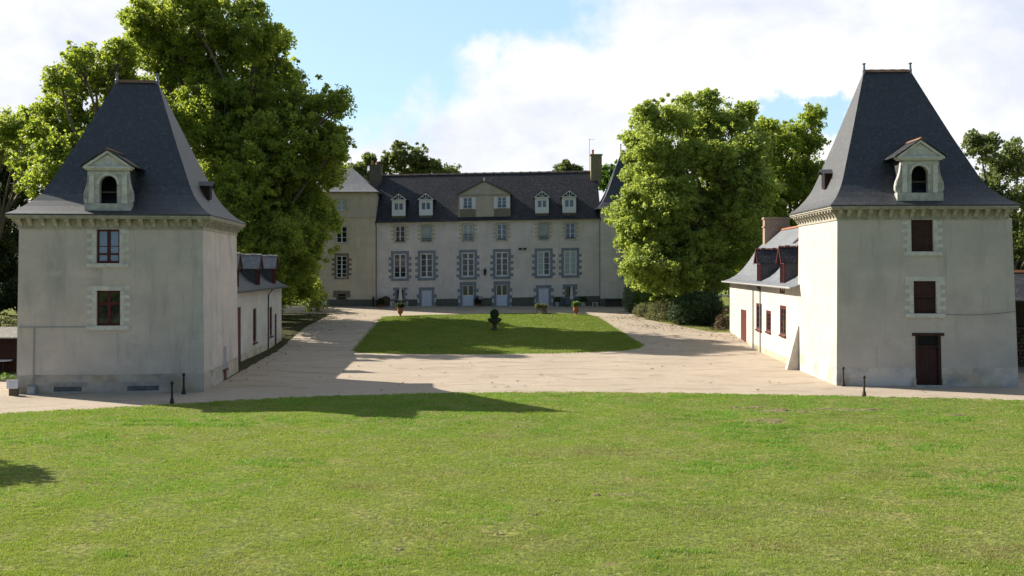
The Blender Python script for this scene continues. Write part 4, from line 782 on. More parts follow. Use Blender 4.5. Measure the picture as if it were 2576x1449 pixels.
# central gable
gc = (gl + gr) / 2; q = MB(fM); wall(q, gl, gr, zeM + .002, gz1, gw, .2, -.02); q.poly([(gl, -.02, gz1), (gr, -.02, gz1), (gc, -.02, 16.35)]); 
for x in (gl, gr): q.quad((x, -.02, zeM), (x, 3.2, zeM), (x, 3.2, gz1), (x, -.02, gz1))
GB = q.build('gable', W_G, MN)
q = MB(fM); q.box(gl - .02, gr + .02, -.10, -.021, gz1 - .06, gz1 + .02); q.box(gl, gr, -.07, -.021, 12.0, 12.1)
for s in (-1, 1): q.prism([(gc, 16.30), (gc, 16.47), (gc + s * (gr - gl + .3) / 2, gz1 + .12), (gc + s * (gr - gl + .3) / 2, gz1 - .03)], -.16, -.022)
q.build('moulding', mat('gable_trim', (.30, .27, .20), .9, .2, 3), GB)
q = MB(fM); q.box(gl + 1.6, gr - .4, -.2, -.072, 11.93, 11.995); q.build('zinc_flashing', ZINC, GB)
q = MB(fM); q.hexa([(gc, -.2, 16.4), (gl - .2, -.2, gz1 + .02), (gl - .2, 3.6, gz1 + .02), (gc, 4.4, 16.4)], [(gc, -.2, 16.5), (gl - .2, -.2, gz1 + .12), (gl - .2, 3.6, gz1 + .12), (gc, 4.4, 16.5)]); q.hexa([(gc, -.2, 16.4), (gr + .2, -.2, gz1 + .02), (gr + .2, 3.6, gz1 + .02), (gc, 4.4, 16.4)], [(gc, -.2, 16.5), (gr + .2, -.2, gz1 + .12), (gr + .2, 3.6, gz1 + .12), (gc, 4.4, 16.5)]); q.build('gable_roof', SLATE_M, GB)
q = MB(fM); q.lathe([(.12, 16.45), (.05, 16.6), (.09, 16.7), (.01, 16.85)], 8, (gc, -.1)); q.build('finial', TUFF, GB)
fG = lambda a, d, z: fM(a, d - .02, z)
for o in gw:
    w_ = window(fG, o, GB, WHITE, mat('bluish_glass'), rows=3, fw=.07, bar=.03, mull=.12, dd=.06)
    for s in (-1, 1):
        e = o[0] if s < 0 else o[1]; x0, x1 = sorted((e, e + s * .42)); MB(fG).box(x0, x1, -.05, -.002, o[2] - .05, o[3] + .03).build('shutter', WHITE, w_)
    q = MB(fG); q.box(o[0], o[1], -.03, -.01, o[2] + .28, o[2] + .31)
    for k in range(7): x = o[0] + .05 + k * (o[1] - o[0] - .1) / 6; q.box(x - .008, x + .008, -.03, -.01, o[2], o[2] + .28)
    q.build('railing', IRON, w_); q = MB(fG); q.box(o[0] - .42, o[1] + .42, -.02, -.003, zeM + .12, o[2] - .06); q.build('apron', mat('apron_stone', (.22, .20, .155), .9, .2, 2), w_)
for px in (1002.6, 1071, 1363, 1431.5):
    a = X(px); l, r = a - .8, a + .8; z0, ze_, zt_ = 12.5, 14.42, 15.12; q = MB(fM)
    q.box(l, r, -.03, .08, z0, 13.22); q.box(l, l + .32, -.03, .08, 13.22, ze_); q.box(r - .32, r, -.03, .08, 13.22, ze_); q.box(l + .32, r - .32, -.03, .08, 13.98, ze_); q.box(a - .07, a + .07, -.03, .08, 13.22, 13.98)
    b = q.build('dormer', WHITE, MN); MB(fM).box(l + .3, r - .3, .04, .06, 13.2, 14.0).build('pane', mat('bluish_glass'), b)
    q = MB(fM)
    for s in (-1, 1): q.prism([(a, zt_ + .03), (a + s * 1.0, ze_ - .06), (a + s * .86, ze_ - .06), (a, zt_ - .12)], -.28, -.2)
    q.box(a - .9, a + .9, -.27, -.19, ze_ - .08, ze_ + .0); q.box(a - .04, a + .04, -.26, -.2, ze_, zt_ - .05)
    for s in (-1, 1): q.prism([(a + s * .1, ze_ + .02), (a + s * .38, ze_ + .24), (a + s * .33, ze_ + .3), (a + s * .1, ze_ + .1)], -.25, -.21)
    q.build('truss', WHITE, b)
    for q0 in (l + .02, r - .06): MB(fM).box(q0, q0 + .04, .081, 2.6, z0 - .4, ze_ - .02).build('cheek', SLATE_M, b)
    q = MB(fM)
    for s in (-1, 1): q.hexa([(a, -.32, zt_ + .035), (a + s * 1.02, -.32, ze_ - .03), (a + s * 1.02, 2.4, ze_ - .03), (a, 3.2, zt_ + .035)], [(a, -.32, zt_ + .10), (a + s * 1.02, -.32, ze_ + .03), (a + s * 1.02, 2.4, ze_ + .03), (a, 3.2, zt_ + .10)])
    q.build('dormer_roof', SLATE_M, b); q = MB(fM); q.box(l + .02, r - .02, -.04, .05, zeM + .06, z0 - .003); q.build('apron', mat('apron_brown', (.15, .12, .09), .9, .4, 4), b)
    q = MB(fM); q.box(a - .015, a + .015, -.3, -.27, zt_ + .1, zt_ + .35); q.build('spike', ZINC, b)
    q = MB(fM); q.box(l + .2, r - .2, .085, .3, 13.1, 14.1); q.build('dark_room', DARK, b)
for x in (xl + .04, xr + .02): MB(fM).tube([(x, -.42, zeM - .05), (x, -.3, zeM - .3), (x, -.14, zeM - .6), (x, -.14, 1.4)], .07, 8).build('downpipe', PIPE, MN)
# left wing
WG = [X(785), X(945) + .0]; a = X(860.5); lw = [(a - .62, a + .55, 13.1, 14.35), (a - .62, a + .62, 9.3, 11.25), (a - .62, a + .62, 5.2, 7.78), (a - .45, a + .45, 2.5, 3.3)]
fWl = lambda a, d, z: (a, YM - .35 + d, z); zw = 15.3
mb = MB(fWl); wall(mb, WG[0], WG[1] + .02, .8, zw - .2, lw, .22); mb.quad((WG[1] + .02, 0, .8), (WG[1] + .02, 9, .8), (WG[1] + .02, 9, zw), (WG[1] + .02, 0, zw)); mb.quad((WG[0], 0, .8), (WG[0], 9, .8), (WG[0], 9, zw), (WG[0], 0, zw)); mb.build('wing_wall', W_MW, MN)
for i, o in enumerate(lw[:3]):
    w_ = window(fWl, o, MN, WHITE, GLASS, rows=(2, 3, 5)[i], fw=.08, bar=.04, mull=.12, dd=.1, curtain=(0, .99) if i == 0 else None); surround(fWl, o, TUFF if i < 2 else BROWNST, w_, jw=.24, ext=.3, h=.3, lint=.3 if i == 2 else .12, sill=.15, sx=.26)
o = lw[3]; q = MB(fWl)
for k in range(7): x = o[0] + .06 + k * .13; q.box(x - .015, x + .015, .05, .08, o[2] - .5, o[3] - .25)
q.box(o[0], o[1], .05, .08, o[3] - .3, o[3] - .25); q = q.build('cellar_window', ZINC, MN); MB(fWl).box(o[0], o[1], .2, .22, o[2], o[3]).build('pane', DARK, q); surround(fWl, o, BROWNST, q, jw=.2, ext=.4, h=.4, lint=.4, sill=0)
q = MB(fWl); q.box(WG[0], WG[1] + .05, -.07, 0, 12.2, 12.32); q.box(WG[0] - .15, WG[1] + .2, -.15, 0, zw - .3, zw - .08); q.build('string_course', TUFF, MN)
q = MB(fWl); q.box(WG[0], WG[1], -.06, .0, .8, 2.65); q.build('plinth', mat('damp_plinth'), MN)
hip_roof(MN, fWl, (WG[0] - .5, WG[1] + .45, -.5, 9.5), zw, 18.75, (X(862) - 1.6, X(866), 4.5), SLATE_L, prof=[(0, 1), (.05, .93), (.3, .66), (1, 0)], fin=False, name='wing_roof')
q = MB(fWl); q.lathe([(.1, 18.7), (.05, 19.0), (.1, 19.1), (.03, 19.3), (.02, 19.9)], 8, (X(866) + .1, 4.5)); q.build('finial', ZINC, MN)
q = MB(fWl); q.box(X(920), xl + .6, 5.6, 8.5, 15, 17.6); q.build('link_roof', SLATE_L, MN)
def chimney(x0, x1, d0, z0, z1, m, pots, f=fW):
    q = MB(f); q.box(x0, x1, d0, d0 + 1.0, z0, z1 - .18); q.box(x0 - .09, x1 + .09, d0 - .09, d0 + 1.09, z1 - .178, z1 - .03); c = q.build('chimney', m, MN)
    for p, h in pots: q = MB(f); q.lathe([(.12, z1 - .03), (.13, z1 + h * .8), (.16, z1 + h * .85), (.14, z1 + h)], 10, (p, d0 + .5)); q.build('chimney_pot', TERRA, c)
    return c
k_ = 118.5 / YM
chimney(X(931) * k_, X(961) * k_, 4.2, 15, CAMH + (HY - 413.5) * 118 / FPX, mat('stained_render', (.20, .17, .13), .9, .4, 2), [(X(938) * k_, .5), (X(950) * k_, .35)])
ch = chimney(X(1484.5) * k_, X(1511.5) * k_, 4.0, 16.5, CAMH + (HY - 388) * 118 / FPX, mat('ochre_render', (.33, .27, .15), .9, .3, 2), [(X(1490) * k_, .55)])
zc_ = CAMH + (HY - 388) * 118 / FPX; q = MB(fW); xa = X(1481) * k_; q.tube([(xa, 4.2, zc_ - 2.2), (xa, 4.2, zc_ + 1.9)], .025, 6); q.tube([(xa - .1, 4.2, zc_ + 1.75), (xa + .55, 4.2, zc_ + 1.75)], .018, 5)
for t in (0, .15, .3, .45): q.tube([(xa + t, 4.05, zc_ + 1.75), (xa + t, 4.35, zc_ + 1.75)], .012, 4)
q.build('antenna', ZINC, ch)
# right pavilion
PX0, PX1 = X(1508.5) + .02, X(1645); pw = (X(1573), X(1603), 5.4, 8.2); pw2 = (X(1573), X(1600), 9.6, 11.6)
mb = MB(fWl); wall(mb, PX0, PX1, .8, 13.1, [pw, pw2], .22); mb.quad((PX1, 0, .8), (PX1, 8, .8), (PX1, 8, 13.1), (PX1, 0, 13.1)); mb.quad((PX0, 0, .8), (PX0, 8, .8), (PX0, 8, 13.1), (PX0, 0, 13.1)); mb.build('pavilion_wall', W_M, MN)
GREENW = mat('green_grey_window_paint', (.12, .22, .20), .6, .2, 3)
for o in (pw, pw2): w_ = window(fWl, o, MN, GREENW, mat('bluish_glass'), rows=4, fw=.1, mull=.14, dd=.06); surround(fWl, o, BLUEST, w_, jw=.3, ext=.3, h=.36, lint=.3, sill=.3)
q = MB(fWl); q.box(PX0, PX1, -.06, .0, .8, 2.75); q.build('plinth', mat('damp_plinth'), MN)
hip_roof(MN, fWl, (PX0 - .55, PX1 + .55, -.5, 8.5), 13.3, 20.3, (X(1559) * 1.04, X(1593) * 1.04, 4.0), SLATE, prof=[(0, 1), (.05, .87), (.117, .754), (.24, .61), (.367, .49), (.65, .27), (1, 0)], finh=1.15, name='pavilion_roof')
# wall lantern and floodlights on the manor wall
q = MB(fM); a = X(1220); z = 5.4; q.tube([(a, 0, z + .8), (a, -.3, z + .85), (a, -.35, z + .7)], .02, 6); q.lathe([(.02, z + .72), (.2, z + .5), (.17, z + .45), (.12, z - .05), (.03, z - .15)], 6, (a, -.35)); q.build('wall_lantern', IRON, MN)
q = MB(fM); a = X(1314); z = 8.35
for s in (-1, 1): q.box(a + s * .3 - .16, a + s * .3 + .16, -.35, -.1, z - .12, z + .1)
q.box(a - .3, a + .3, -.12, 0, z - .03, z + .03); q.build('floodlight', IRON, MN)
# ------------------------------------------------------------------ bollards
def bollard():
    r = thing('bollard', '', 'bollard', (0, 0, 0), 'iron bollards along the gravel drive'); r['_local'] = 1
    q = MB(); q.lathe([(.11, -.05), (.11, .1), (.09, .12), (.085, .2), (.06, .26), (.052, .35), (.045, .8), (.055, .84), (.05, .88)], 12); q.build('post', IRON, r, smooth=True)
    q = MB(); q.lathe([(.04, .88), (.075, .91), (.085, .96), (.07, 1.01), (.03, 1.05)], 12); q.build('knob', IRON, r, smooth=True); return r
def copy_thing(src, loc, rz=0, label=None):
    o = src.copy(); COL.objects.link(o); o.location = loc; o.rotation_euler = (0, 0, rz)
    if label: o['label'] = label
    for c in [x for x in bpy.data.objects if x.parent == src]:
        n = c.copy(); COL.objects.link(n); n.parent = o
        for g in [x for x in bpy.data.objects if x.parent == c]: m = g.copy(); COL.objects.link(m); m.parent = n
    return o
bo = bollard(); spots = [(432.4, 1016, 'dark iron bollard at the lawn edge in front of the left tower'), (462, 991, 'dark iron bollard standing close against the left tower wall'), (2120.3, 971.5, 'brownish iron bollard close to the corner of the right tower'), (2173, 998, 'brownish iron bollard at the lawn edge in front of the right tower')]
for i, (px, py, lab) in enumerate(spots):
    x, y = gp(px, py); o = bo if i == 0 else copy_thing(bo, (x, y, 0)); o.location = (x, y, .02); o['label'] = lab
    if i >= 2:
        for c in [c for c in bpy.data.objects if c.parent == o]: c.data = c.data.copy(); c.data.materials[0] = IRONB
# ------------------------------------------------------------------ garden furniture before the manor
def chair_mb(par, m):
    for s in (-1, 1):
        for t in (-1, 1): MB().hexa([(s * .24 - .02, t * .22 - .02, 0), (s * .24 + .02, t * .22 - .02, 0), (s * .24 + .02, t * .22 + .02, 0), (s * .24 - .02, t * .22 + .02, 0)], [(s * .21 - .02, t * .19 - .02, .42), (s * .21 + .02, t * .19 - .02, .42), (s * .21 + .02, t * .19 + .02, .42), (s * .21 - .02, t * .19 + .02, .42)]).build('leg', m, par)
    MB().box(-.25, .25, -.23, .23, .42, .46).build('seat', m, par)
    q = MB(); q.box(-.24, -.2, .19, .23, .46, .86); q.box(.2, .24, .19, .23, .46, .86); q.box(-.24, .24, .19, .23, .80, .88)
    for k in range(4): q.box(-.15 + k * .1 - .02, -.15 + k * .1 + .02, .2, .22, .461, .8)
    q.build('backrest', m, par); q = MB()
    for s in (-1, 1): q.box(s * .26 - .025, s * .26 + .025, -.2, .2, .64, .67); q.box(s * .26 - .02, s * .26 + .02, -.2, -.16, .461, .64)
    q.build('armrest', m, par)
GCH = mat('pale_garden_plastic', (.46, .48, .50), .5, .15, 4); ch0 = thing('garden_chair', '', 'chair', (0, 0, 0), 'garden chairs in front of the manor'); ch0['_local'] = 1; chair_mb(ch0, GCH)
chs = [(988, 777.5, .5, 'pale garden chair left of the closed parasol'), (1020, 777, -1.8, 'pale garden chair right of the left closed parasol'), (815, 776, .3, 'white garden chair by the left wing under the plane tree'), (1417, 771.5, .9, 'blue grey garden chair left of the right parasol table'), (1429, 773, 2.9, 'blue grey garden chair in front of the right parasol table')]
for i, (px, py, rz, lab) in enumerate(chs):
    x, y = gp(px, py); o = ch0 if i == 0 else copy_thing(ch0, (x, y, gz(y)), rz); o.location = (x, y, gz(y) + .01); o.rotation_euler = (0, 0, rz); o['label'] = lab
    if i > 1:
        for c in [c for c in bpy.data.objects if c.parent == o]: c.data = c.data.copy(); c.data.materials[0] = WHITE if i == 2 else mat('blue_grey_metal', (.14, .18, .24), .5)
def parasol(px, py, label):
    x, y = gp(px, py); r = thing('closed_parasol', label, 'parasol', (x, y, gz(y)), 'closed parasols on the terrace'); r['_local'] = 1
    q = MB(); q.lathe([(.25, 0), (.25, .06), (.05, .1), (.025, .12), (.025, 2.5), (.01, 2.55)], 12); q.build('pole', GCH, r)
    q = MB(); n = 16; i0 = 0; prof = [(.13, .85), (.19, 1.0), (.17, 1.25), (.14, 1.7), (.10, 2.1), (.05, 2.4), (.02, 2.47)]
    for k, (rr, z) in enumerate(prof):
        for j in range(n): a = 6.2832 * j / n; q.v.append((rr * (1 + (.25 if j % 2 else -.1)) * math.cos(a), rr * (1 + (.25 if j % 2 else -.1)) * math.sin(a), z))
    for k in range(len(prof) - 1):
        for j in range(n): q.f.append((k * n + j, k * n + (j + 1) % n, (k + 1) * n + (j + 1) % n, (k + 1) * n + j))
    q.build('folded_canopy', mat('offwhite_canvas', (.62, .62, .60), .8, .15, 5), r); return r
parasol(1007, 775, 'closed off-white parasol standing in front of the left of the manor'); parasol(1437.5, 771.5, 'closed off-white parasol at the right beside the round potted shrubs')
def table(px, py, m, label, rad=.5, h=.72):
    x, y = gp(px, py); r = thing('garden_table', label, 'table', (x, y, gz(y))); r['_local'] = 1
    MB().lathe([(rad, h), (rad, h + .03)], 20).build('tabletop', m, r); q = MB()
    for a in (0, 2.1, 4.2): q.tube([(.06 * math.cos(a), .06 * math.sin(a), h), (.3 * math.cos(a), .3 * math.sin(a), 0)], .025, 6)
    q.build('pedestal', m, r); return r
table(1005, 774, mat('dark_green_metal', (.035, .05, .03), .6), 'dark green round table below the left closed parasol')
table(1425, 771, mat('blue_grey_metal'), 'blue grey round table beside the right closed parasol', .45)
x, y = gp(965, 774); r = thing('folded_table', 'dark brown round wooden table leaning on the manor wall', 'table', (x, 113.1, ZG)); r['_local'] = 1
q = MB(lambda a, b, c: (a, b + c * .18 - .35, c * .95)); n = 24; q.hexa([(.62 * math.cos(6.2832 * k / n), -.02, .64 + .62 * math.sin(6.2832 * k / n)) for k in range(n)], [(.62 * math.cos(6.2832 * k / n), .02, .64 + .62 * math.sin(6.2832 * k / n)) for k in range(n)]); q.build('tabletop', WOOD, r)
q = MB(lambda a, b, c: (a, b + c * .18 - .35, c * .95)); q.box(-.5, .5, -.055, -.021, .3, .36); q.box(-.5, .5, -.055, -.021, .9, .96); q.build('crossbar', WOOD, r)
def ball_leaves(par, c, rad, m, seed, n=380, sz=.10, squash=1.0):
    rng = np.random.default_rng(seed); d = rng.normal(0, 1, (n, 3)); d /= np.linalg.norm(d, axis=1)[:, None]; P = np.array(c) + d * rad * rng.uniform(.65, 1, n)[:, None] * np.array([1, 1, squash]); V = leaves_mesh(P, [sz] * n, 4, sz, seed, 1); return V
def pot_plant(px, py, kind, label, seed, group='potted plants in front of the manor', wallside=False):
    x, y = gp(px, py); r = thing('potted_shrub', label, 'potted plant', (x, y, gz(y)), group); r['_local'] = 1
    if kind == 'ball': MB().lathe([(.24, 0), (.30, .4), (.33, .42), (.33, .48), (.28, .48)], 16).build('pot', mat('dark_pot', (.05, .04, .035), .7), r); V = ball_leaves(r, (0, 0, .72), .42, LEAF_B, seed); m = LEAF_B
    elif kind == 'tall': MB().lathe([(.15, 0), (.2, .35), (.22, .38), (.18, .38)], 14).build('pot', mat('dark_pot'), r); V = ball_leaves(r, (0, 0, .82), .27, LEAF_B, seed, 280, .09, 1.35); m = LEAF_B
    else: MB().lathe([(.2, 0), (.27, .3), (.24, .32)], 14).build('pot', TERRA, r); V = ball_leaves(r, (0, 0, .6), .42, LEAF_D, seed, 260, .14, 1.1); m = LEAF_D
    o = quads_obj('foliage', V, m, r); MB().tube([(0, 0, .3), (.02, 0, .7)], .02, 5).build('stem', BARK, r); return r
pot_plant(1142, 769, 'tall', 'slim potted shrub against the manor wall left of the glazed doors', 21); pot_plant(1202, 770, 'bushy', 'bushy dark plant in a pot between the two glazed doors', 22)
pot_plant(1301.5, 768.5, 'tall', 'slim potted shrub on the wall right of the glazed doors', 23); pot_plant(1401.5, 769.5, 'ball', 'round clipped potted shrub right of the right-hand white door', 24); pot_plant(1466.5, 770, 'ball', 'round clipped potted shrub right of the closed right parasol', 25); pot_plant(957, 773, 'bushy', 'reddish potted plant at the left downpipe of the manor', 26)
# small sign on a stand near the glazed doors
x, y = gp(1208, 771); r = thing('menu_stand', 'small pale panel on a dark stand beside the left glazed door', 'sign', (x, y, gz(y))); r['_local'] = 1
q = MB(); q.tube([(0, 0, 0), (0, 0, .95)], .02, 6); q.build('post', IRON, r); q = MB(); q.box(-.22, .22, -.02, .01, .85, 1.15); q.build('panel', GREYB, r); q = MB(); q.box(-.25, .25, .011, .03, .82, 1.18); q.build('panel_frame', IRON, r)
# hand pump
x, y = gp(937, 772); r = thing('hand_pump', 'dark iron hand pump against the left wing of the manor', 'pump', (x, 112.8, ZG)); r['_local'] = 1
q = MB(); q.lathe([(.16, 0), (.16, .1), (.1, .15), (.09, .8), (.13, .85), (.13, .95), (.05, 1.05), (.02, 1.25)], 12); q.build('body', IRON, r); q = MB(); q.tube([(0, 0, .7), (.0, -.28, .7), (0, -.3, .6)], .03, 6); q.build('spout', IRON, r); q = MB(); q.tube([(0, 0, 1.1), (.15, 0, 1.05), (.25, 0, .6)], .018, 6); q.build('handle', IRON, r)
# terracotta urns
def urn(px, py, label, green, seed):
    x, y = gp(px, py); r = thing('terracotta_urn', label, 'urn', (x, y, gz(y)), 'terracotta urns by the inner lawn'); r['_local'] = 1
    MB().lathe([(.22, 0), (.22, .08), (.12, .14), (.1, .24), (.16, .32), (.26, .45), (.31, .6), (.29, .8), (.27, .88), (.36, .93), (.37, .99), (.30, 1.0)], 20).build('vase', TERRA, r, smooth=False)
    V = ball_leaves(r, (0, 0, 1.22), .44, green, seed, 420, .10, .62); quads_obj('foliage', V, green, r); return r
urn(1448.5, 793, 'terracotta urn with a domed green shrub on the right of the lawn', LEAF_L, 31); urn(1006.5, 797, 'terracotta urn with a dark plant on the left of the lawn', LEAF_D, 32)
# planter cart
x, y = gp(1361, 790); r = thing('planter_cart', 'small wooden cart filled with flowering plants at the lawn edge', 'cart', (x, y, gz(y))); r['_local'] = 1
q = MB(); q.hexa([(-.5, -.25, .4), (.5, -.25, .4), (.5, .25, .4), (-.5, .25, .4)], [(-.6, -.32, .7), (.6, -.32, .7), (.6, .32, .7), (-.6, .32, .7)]); q.build('tray', mat('grey_boards', (.22, .19, .15), .85, .4, 5), r)
for s in (-1, 1):
    q = MB(); n = 20
    for k in range(n): a, b = 6.2832 * k / n, 6.2832 * (k + 1) / n; q.hexa([(.36 + .27 * math.cos(t), s * .34 - .03, .28 + .27 * math.sin(t)) for t in (a, b)] + [(.36 + .21 * math.cos(t), s * .34 - .03, .28 + .21 * math.sin(t)) for t in (b, a)], [(.36 + .27 * math.cos(t), s * .34 + .03, .28 + .27 * math.sin(t)) for t in (a, b)] + [(.36 + .21 * math.cos(t), s * .34 + .03, .28 + .21 * math.sin(t)) for t in (b, a)])
    for k in range(4): a = k * .785; q.tube([(.36 - .22 * math.cos(a), s * .34, .28 - .22 * math.sin(a)), (.36 + .22 * math.cos(a), s * .34, .28 + .22 * math.sin(a))], .015, 5)
    q.build('wheel', WOOD, r)
for s in (-1, 1): MB().box(-.55, -.48, s * .25 - .03, s * .25 + .03, 0, .42).build('leg', mat('grey_boards'), r)
quads_obj('flowers', np.concatenate([ball_leaves(r, (dx, 0, .85), .28, LEAF_P, 40 + i, 150, .1, 1.0) for i, dx in enumerate((-.4, -.05, .35))]), LEAF_P, r)
# small white bench and dark bench
x, y = gp(1495, 770); r = thing('plant_stool', 'small white stool against the manor wall beside the downpipe', 'stool', (x, 112.7, gz(112.7))); r['_local'] = 1
MB().box(-.32, .32, -.15, .15, .42, .48).build('seat', WHITE, r); q = MB(); q.box(-.26, .26, .1, .13, .18, .22); q.build('stretcher', WHITE, r)
for s in (-1, 1):
    for t in (-1, 1): MB().box(s * .27 - .03, s * .27 + .03, t * .11 - .03, t * .11 + .03, 0, .42).build('leg', WHITE, r)
r = thing('garden_bench', 'dark weathered wooden bench before the right pavilion wall', 'bench', (X(1541), 112.4, gz(112.4))); r['_local'] = 1; BW = mat('dark_bench_wood', (.06, .04, .035), .8, .4, 5)
q = MB()
for k in range(4): q.box(-.95, .95, -.25 + k * .13, -.14 + k * .13, .42, .45)
q.build('seat', BW, r); q = MB()
for k in range(3): q.box(-.95, .95, .28, .31, .55 + k * .15, .66 + k * .15)
q.build('backrest', BW, r)
for s in (-1, 1): q = MB(); q.box(s * .85 - .04, s * .85 + .04, -.22, -.16, 0, .42); q.box(s * .85 - .04, s * .85 + .04, .22, .28, 0, .98); q.box(s * .85 - .04, s * .85 + .04, -.22, .22, .62, .66); q.build('side_frame', BW, r)
# stone bowl with topiary on the lawn
x, y = gp(1244, 832); r = thing('stone_planter', 'dark stone bowl planter with a clipped ball shrub on the inner lawn', 'planter', (x, y, gz(y) + .04)); r['_local'] = 1
MB().lathe([(.34, 0), (.34, .12), (.2, .2), (.17, .5), (.22, .62), (.3, .68), (.55, .82), (.66, .98), (.68, 1.04), (.6, 1.04)], 24).build('bowl', mat('mossy_stone', (.10, .085, .06), .9, .5, 6), r)
quads_obj('foliage', np.concatenate([ball_leaves(r, (0, 0, 1.5), .40, LEAF_B, 51, 700, .08, 1.15), ball_leaves(r, (0, 0, 1.02), .60, LEAF_B, 52, 300, .09, .18)]), LEAF_B, r); MB().tube([(0, 0, 1), (0, 0, 1.4)], .05, 6).build('stem', BARK, r)
# things at the foot of the left tower
u_, _ = uzL(46, 970); p = fL(u_, -.55, 0); r = thing('information_sign', 'small white sign on a short stone block at the left tower corner', 'sign', (p[0], p[1], 0)); r['_local'] = 1
MB().box(-.2, .2, -.1, .12, 0, .42).build('block', mat('brown_block', (.16, .13, .08), .9, .4, 5), r); MB().box(-.28, .28, -.16, -.125, .36, .80).build('panel', mat('sign_white', (.62, .66, .72), .5), r)
q = MB()
for k, wd in enumerate((.34, .22, .28, .16)): q.box(-wd / 2, wd / 2, -.166, -.1605, .70 - k * .08, .715 - k * .08)
q.build('lettering', mat('faded_text', (.40, .44, .52), .6), r)
u_, _ = uzL(84, 980); p = fL(u_, -.2, 0); r = thing('utility_box', 'grey utility box at the foot of the left tower wall', 'box', (p[0], p[1], 0)); r['_local'] = 1
MB().box(-.2, .2, -.12, .12, 0, .40).build('casing', GREYB, r); q = MB(); q.box(-.18, .18, -.132, -.121, .04, .37); q.build('door', mat('box_door', (.34, .37, .40), .5), r); MB().box(-.22, .22, -.15, .13, .402, .43).build('lid', GREYB, r)
# garden on the left edge: drystone wall, red shed, white table
def stones(x0, x1, y0, d, h, seed):
    q = MB(); rnd = random.Random(seed); z = -.1
    while z < h:
        hh = rnd.uniform(.14, .22); x = x0
        while x < x1:
            w_ = rnd.uniform(.22, .5); e = rnd.uniform(-.03, .03); q.box(x, min(x + w_ - .015, x1), y0 + e, y0 + d + e, z, z + hh - .015); x += w_
        z += hh
    return q
WS = mat('pale_drystone', (.42, .38, .32), .95, .45, 2.5, bump=.02)
r = thing('stone_wall', 'low pale drystone wall behind the left tower at the picture edge', 'wall', (-38, 64, 0)); q = stones(-46, -30.5, 64, .5, 2.0, 8); q.build('stonework', WS, r)
r = thing('garden_shed', 'dark red boarded lean-to at the left picture edge', 'shed', (-33, 60, 0)); q = MB()
for k in range(46): q.box(-36.5 + k * .2, -36.5 + k * .2 + .18, 58.8, 58.85, -.1, 2.05)
q.build('boarding', mat('shed_red', (.045, .016, .012), .8, .4, 5), r); MB().hexa([(-36.8, 58.4, 2.08), (-27.2, 58.4, 2.08), (-27.2, 62, 2.5), (-36.8, 62, 2.5)], [(-36.8, 58.4, 2.16), (-27.2, 58.4, 2.16), (-27.2, 62, 2.58), (-36.8, 62, 2.58)]).build('roof', mat('stony_roof', (.32, .30, .26), .95, .6, 6, bump=.04), r)
x, y = gp(6, 938); r = thing('garden_table', 'white round topped table with reddish legs at the left picture edge', 'table', (x, y, 0)); r['_local'] = 1
MB().lathe([(.55, .74), (.55, .78)], 20).build('tabletop', WHITE, r)
for a in (.6, 2.2, 3.7, 5.3): MB().tube([(.42 * math.cos(a), .42 * math.sin(a), 0), (.42 * math.cos(a), .42 * math.sin(a), .74)], .03, 6).build('leg', REDB, r)
# pergola rail behind the right hedge
r = thing('garden_fence', 'white garden railing behind the clipped hedge by the cottage', 'fence', (18.5, 97, gz(97))); z0 = gz(97)
q = MB(); q.box(20.2, 22.8, 97, 97.06, z0 + 2.45, z0 + 2.55); q.box(20.2, 22.8, 97, 97.06, z0 + 3.3, z0 + 3.36); q.build('rail', WHITE, r)
for k in range(4): MB().box(20.2 + k * .85, 20.28 + k * .85, 97.062, 97.12, z0, z0 + 3.3).build('post', GREYB, r)
# ------------------------------------------------------------------ shrubs
def shrub(name, label, blobs, m, leaf=.12, clump=.25, dens=1.0, per=16, seed=3, group=None):
    bx = sum(b[0] for b in blobs) / len(blobs); by = sum(b[1] for b in blobs) / len(blobs); r = thing(name, label, 'shrub', (bx, by, gz(by)), group); rng = np.random.default_rng(seed); C = []
    for (x, y, z, rx, ry, rz) in blobs:
        n = int(dens * 3.6 * ((rx * ry * rz) ** (2 / 3)) / clump ** 2) + 6; d = rng.normal(0, 1, (n, 3)); d /= np.linalg.norm(d, axis=1)[:, None]; q = rng.uniform(.72, 1.02, n)[:, None]; q[rng.random(n) < .25] *= .7
        P = np.array([x, y, z]) + d * q * np.array([rx, ry, rz]); C.append(P[P[:, 2] > gz(by) - .05])
    C = np.concatenate(C); V = leaves_mesh(C, rng.uniform(.7, 1.3, len(C)) * clump, per, leaf, seed + 9, .9); quads_obj('foliage', V, m, r, (bx, by, gz(by)))
    q = MB(); rnd = random.Random(seed)
    for b in blobs:
        for k in range(4): q.tube([(b[0] + rnd.uniform(-.2, .2), b[1], gz(by) - .1), (b[0] + rnd.uniform(-.5, .5) * b[3], b[1] + rnd.uniform(-.5, .5) * b[4], b[2] + .2 * b[5])], [.05, .02], 5)
    q.build('stems', BARK, r); return r
def SB(px, py, Y, rx, rz, ry=None): x, y, z = at(px, py, Y); k = Y / FPX; return (x, y, z, rx * k, (ry or rx) * k, rz * k)
shrub('columnar_shrub', 'tall pale green clipped column shrub at the left end of the border', [SB(1585, 752, 107, 20, 36), SB(1587, 735, 107, 20, 30)], LEAF_S, .10, .2, dens=2.5, seed=61)
shrub('laurel_shrub', 'bright green loose shrub beside the pale clipped column', [SB(1625, 740, 106.5, 34, 36), SB(1660, 728, 107, 34, 34), SB(1700, 735, 108, 32, 30)], LEAF_L, .16, .3, dens=2.2, seed=62)
